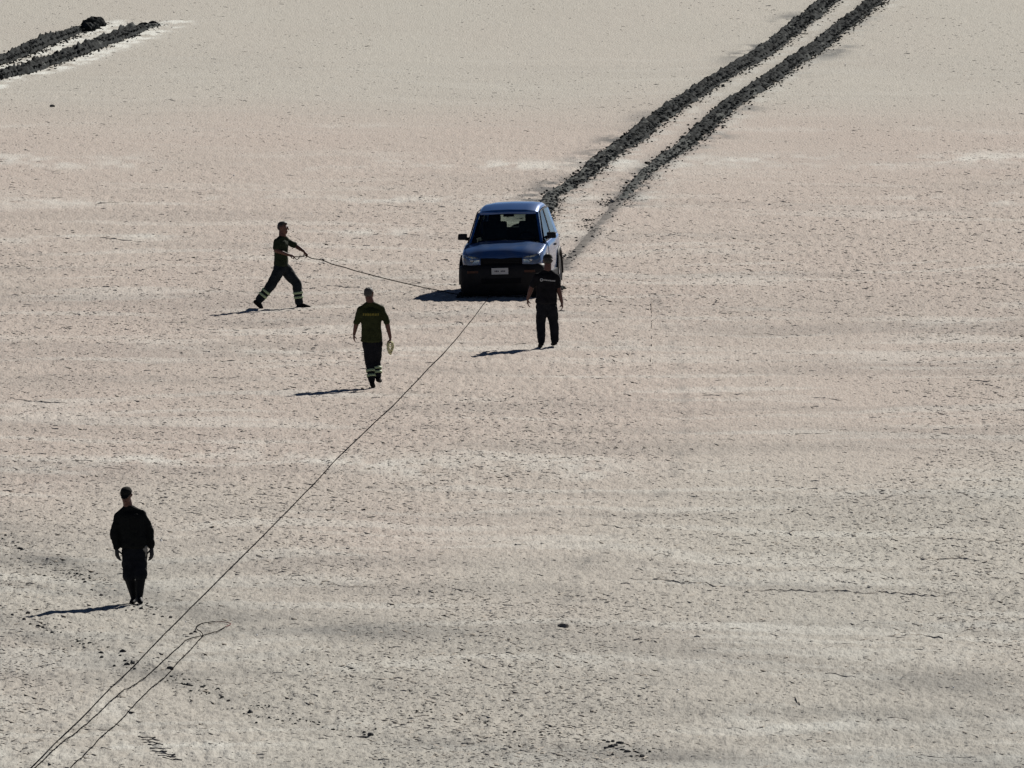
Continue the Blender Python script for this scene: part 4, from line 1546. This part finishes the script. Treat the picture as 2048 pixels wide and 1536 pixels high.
fuse('mud_stain', bm, M['mud_stain'], tr4, 0.008, 1, 0.006, 18, 2)
F4.boots(M['rubber_boot'], shaft=0.335, r=0.058, name='rubber_boot', top=1.45)
F4.cap(M['cap'], True, 'crop', M['hair'])

# --- things carried
hb = F2.root.location + F2.J['rw'] + Vector((0.0, 0.0, -0.085))
bm = bmesh.new()
for k in range(12):
    ph = k * 0.9
    wd = 0.030 + 0.028 * ((k * 5) % 12) / 11
    hg = 0.085 + 0.035 * ((k * 7) % 12) / 11
    pts = []
    for i in range(21):
        a = 2 * PI * i / 20
        pts.append(hb + Vector((wd * math.cos(a) + 0.008 * math.sin(ph + 2 * a), 0.007 * (k - 6), -hg * 0.85 + hg * math.sin(a))))
    bm_tube(bm, pts, 0.0085, 5, cap=False)
for zc in (-0.06, -0.12):
    bm_tube(bm, [hb + Vector((0.052 * math.cos(a), 0.052 * math.sin(a), zc + 0.012 * math.sin(a))) for a in np.linspace(0, 2 * PI, 20)], 0.008, 5, cap=False)
o = from_bm('cord_hank', bm, M['rope_pale'], smooth=True)
tag(o, 'hank of pale yellow cord hanging from the hand of the olive shirt man', 'cord')

# ------------------------------------------------------------------ ropes
eye = CAR.matrix_world @ Vector((-0.22, -1.82, 0.20))
pts = [eye + Vector((0, 0, 0))]
dr = drape([(968, 612), (900, 697), (850, 748), (790, 812), (700, 898), (620, 979), (530, 1072), (440, 1160), (348, 1256), (269, 1335), (190, 1414), (114, 1490), (66, 1536), (0, 1600)], taut=30)
first = dr[0]
pts += [eye.lerp(first, t) + Vector((0, 0, -0.05 * math.sin(PI * t))) for t in (0.25, 0.5, 0.75)] + dr
o = rope_obj('tow_rope', pts, 0.0070, M['rope'])
tag(o, 'long dark tow rope running taut from the car down to the bottom corner', 'rope')

doubled = [(-20, 1620), (71, 1536), (127, 1490), (183, 1442), (241, 1391), (262, 1381), (300, 1347), (355, 1300), (373, 1287), (404, 1278), (432, 1268), (450, 1259)]
tip = [(450, 1259), (462, 1252.5), (444, 1247.8), (430, 1247.3)]
back = [(430, 1247.3), (411, 1250), (395, 1256.5), (393, 1263), (404, 1270), (405, 1277), (401, 1282), (330, 1355), (254, 1429), (178, 1505), (143, 1536), (70, 1602)]
LOOP = empty('looped_rope', G(404, 1278))
tag(LOOP, 'doubled back thin rope with a loop at its end on the crust', 'rope')
inv = -Vector(LOOP.location)
for nm, px_, mt in (('rope_strand', doubled, M['rope']), ('rope_bend', tip, M['rope_red']), ('rope_strand', back, M['rope'])):
    d_ = [p + inv for p in drape(px_, 0.10)]
    rope_obj(nm, d_, 0.0068, mt, LOOP)
# rope in the hands of the striding man, sagging to the ground and on to the car
w1 = F1.root.location
hr = w1 + F1.J['rw'] + Vector((0.10, 0.012, -0.035))
hl = w1 + F1.J['lw'] + Vector((0.045, -0.02, -0.085))
gend = G(852, 580)
gend.z = gh(gend.x, gend.y) + 0.015
pts = [hr + Vector((-0.03, -0.01, 0.01)), hr, hr.lerp(hl, 0.5) + Vector((0, 0, -0.015)), hl]
for t in np.linspace(0.04, 1, 34):
    p = hl.lerp(gend, t)
    p.z -= 0.035 * math.sin(PI * t) + 0.022 * math.sin(t * 34) * (1 - t) ** 4
    p.z = max(p.z, gh(p.x, p.y) + 0.012)
    pts.append(p)
for p in drape([(870, 584), (900, 590), (930, 593)], 0.15): pts.append(p)
pts.append(CAR.matrix_world @ Vector((-0.25, -1.78, 0.22)))
o = rope_obj('hauling_rope', pts, 0.0095, M['rope'])
tag(o, 'thin rope leading from the striding man to the front of the car', 'rope')
# slack tail in his hands
bm = bmesh.new()
tl = [hr + Vector((0.02 + 0.055 * t, -0.01, -0.01 - 0.05 * math.sin(t * 2.0))) for t in np.linspace(0, 2, 9)]
bm_tube(bm, tl, 0.007, 5)

from_bm('rope_tail', bm, M['rope'], o)
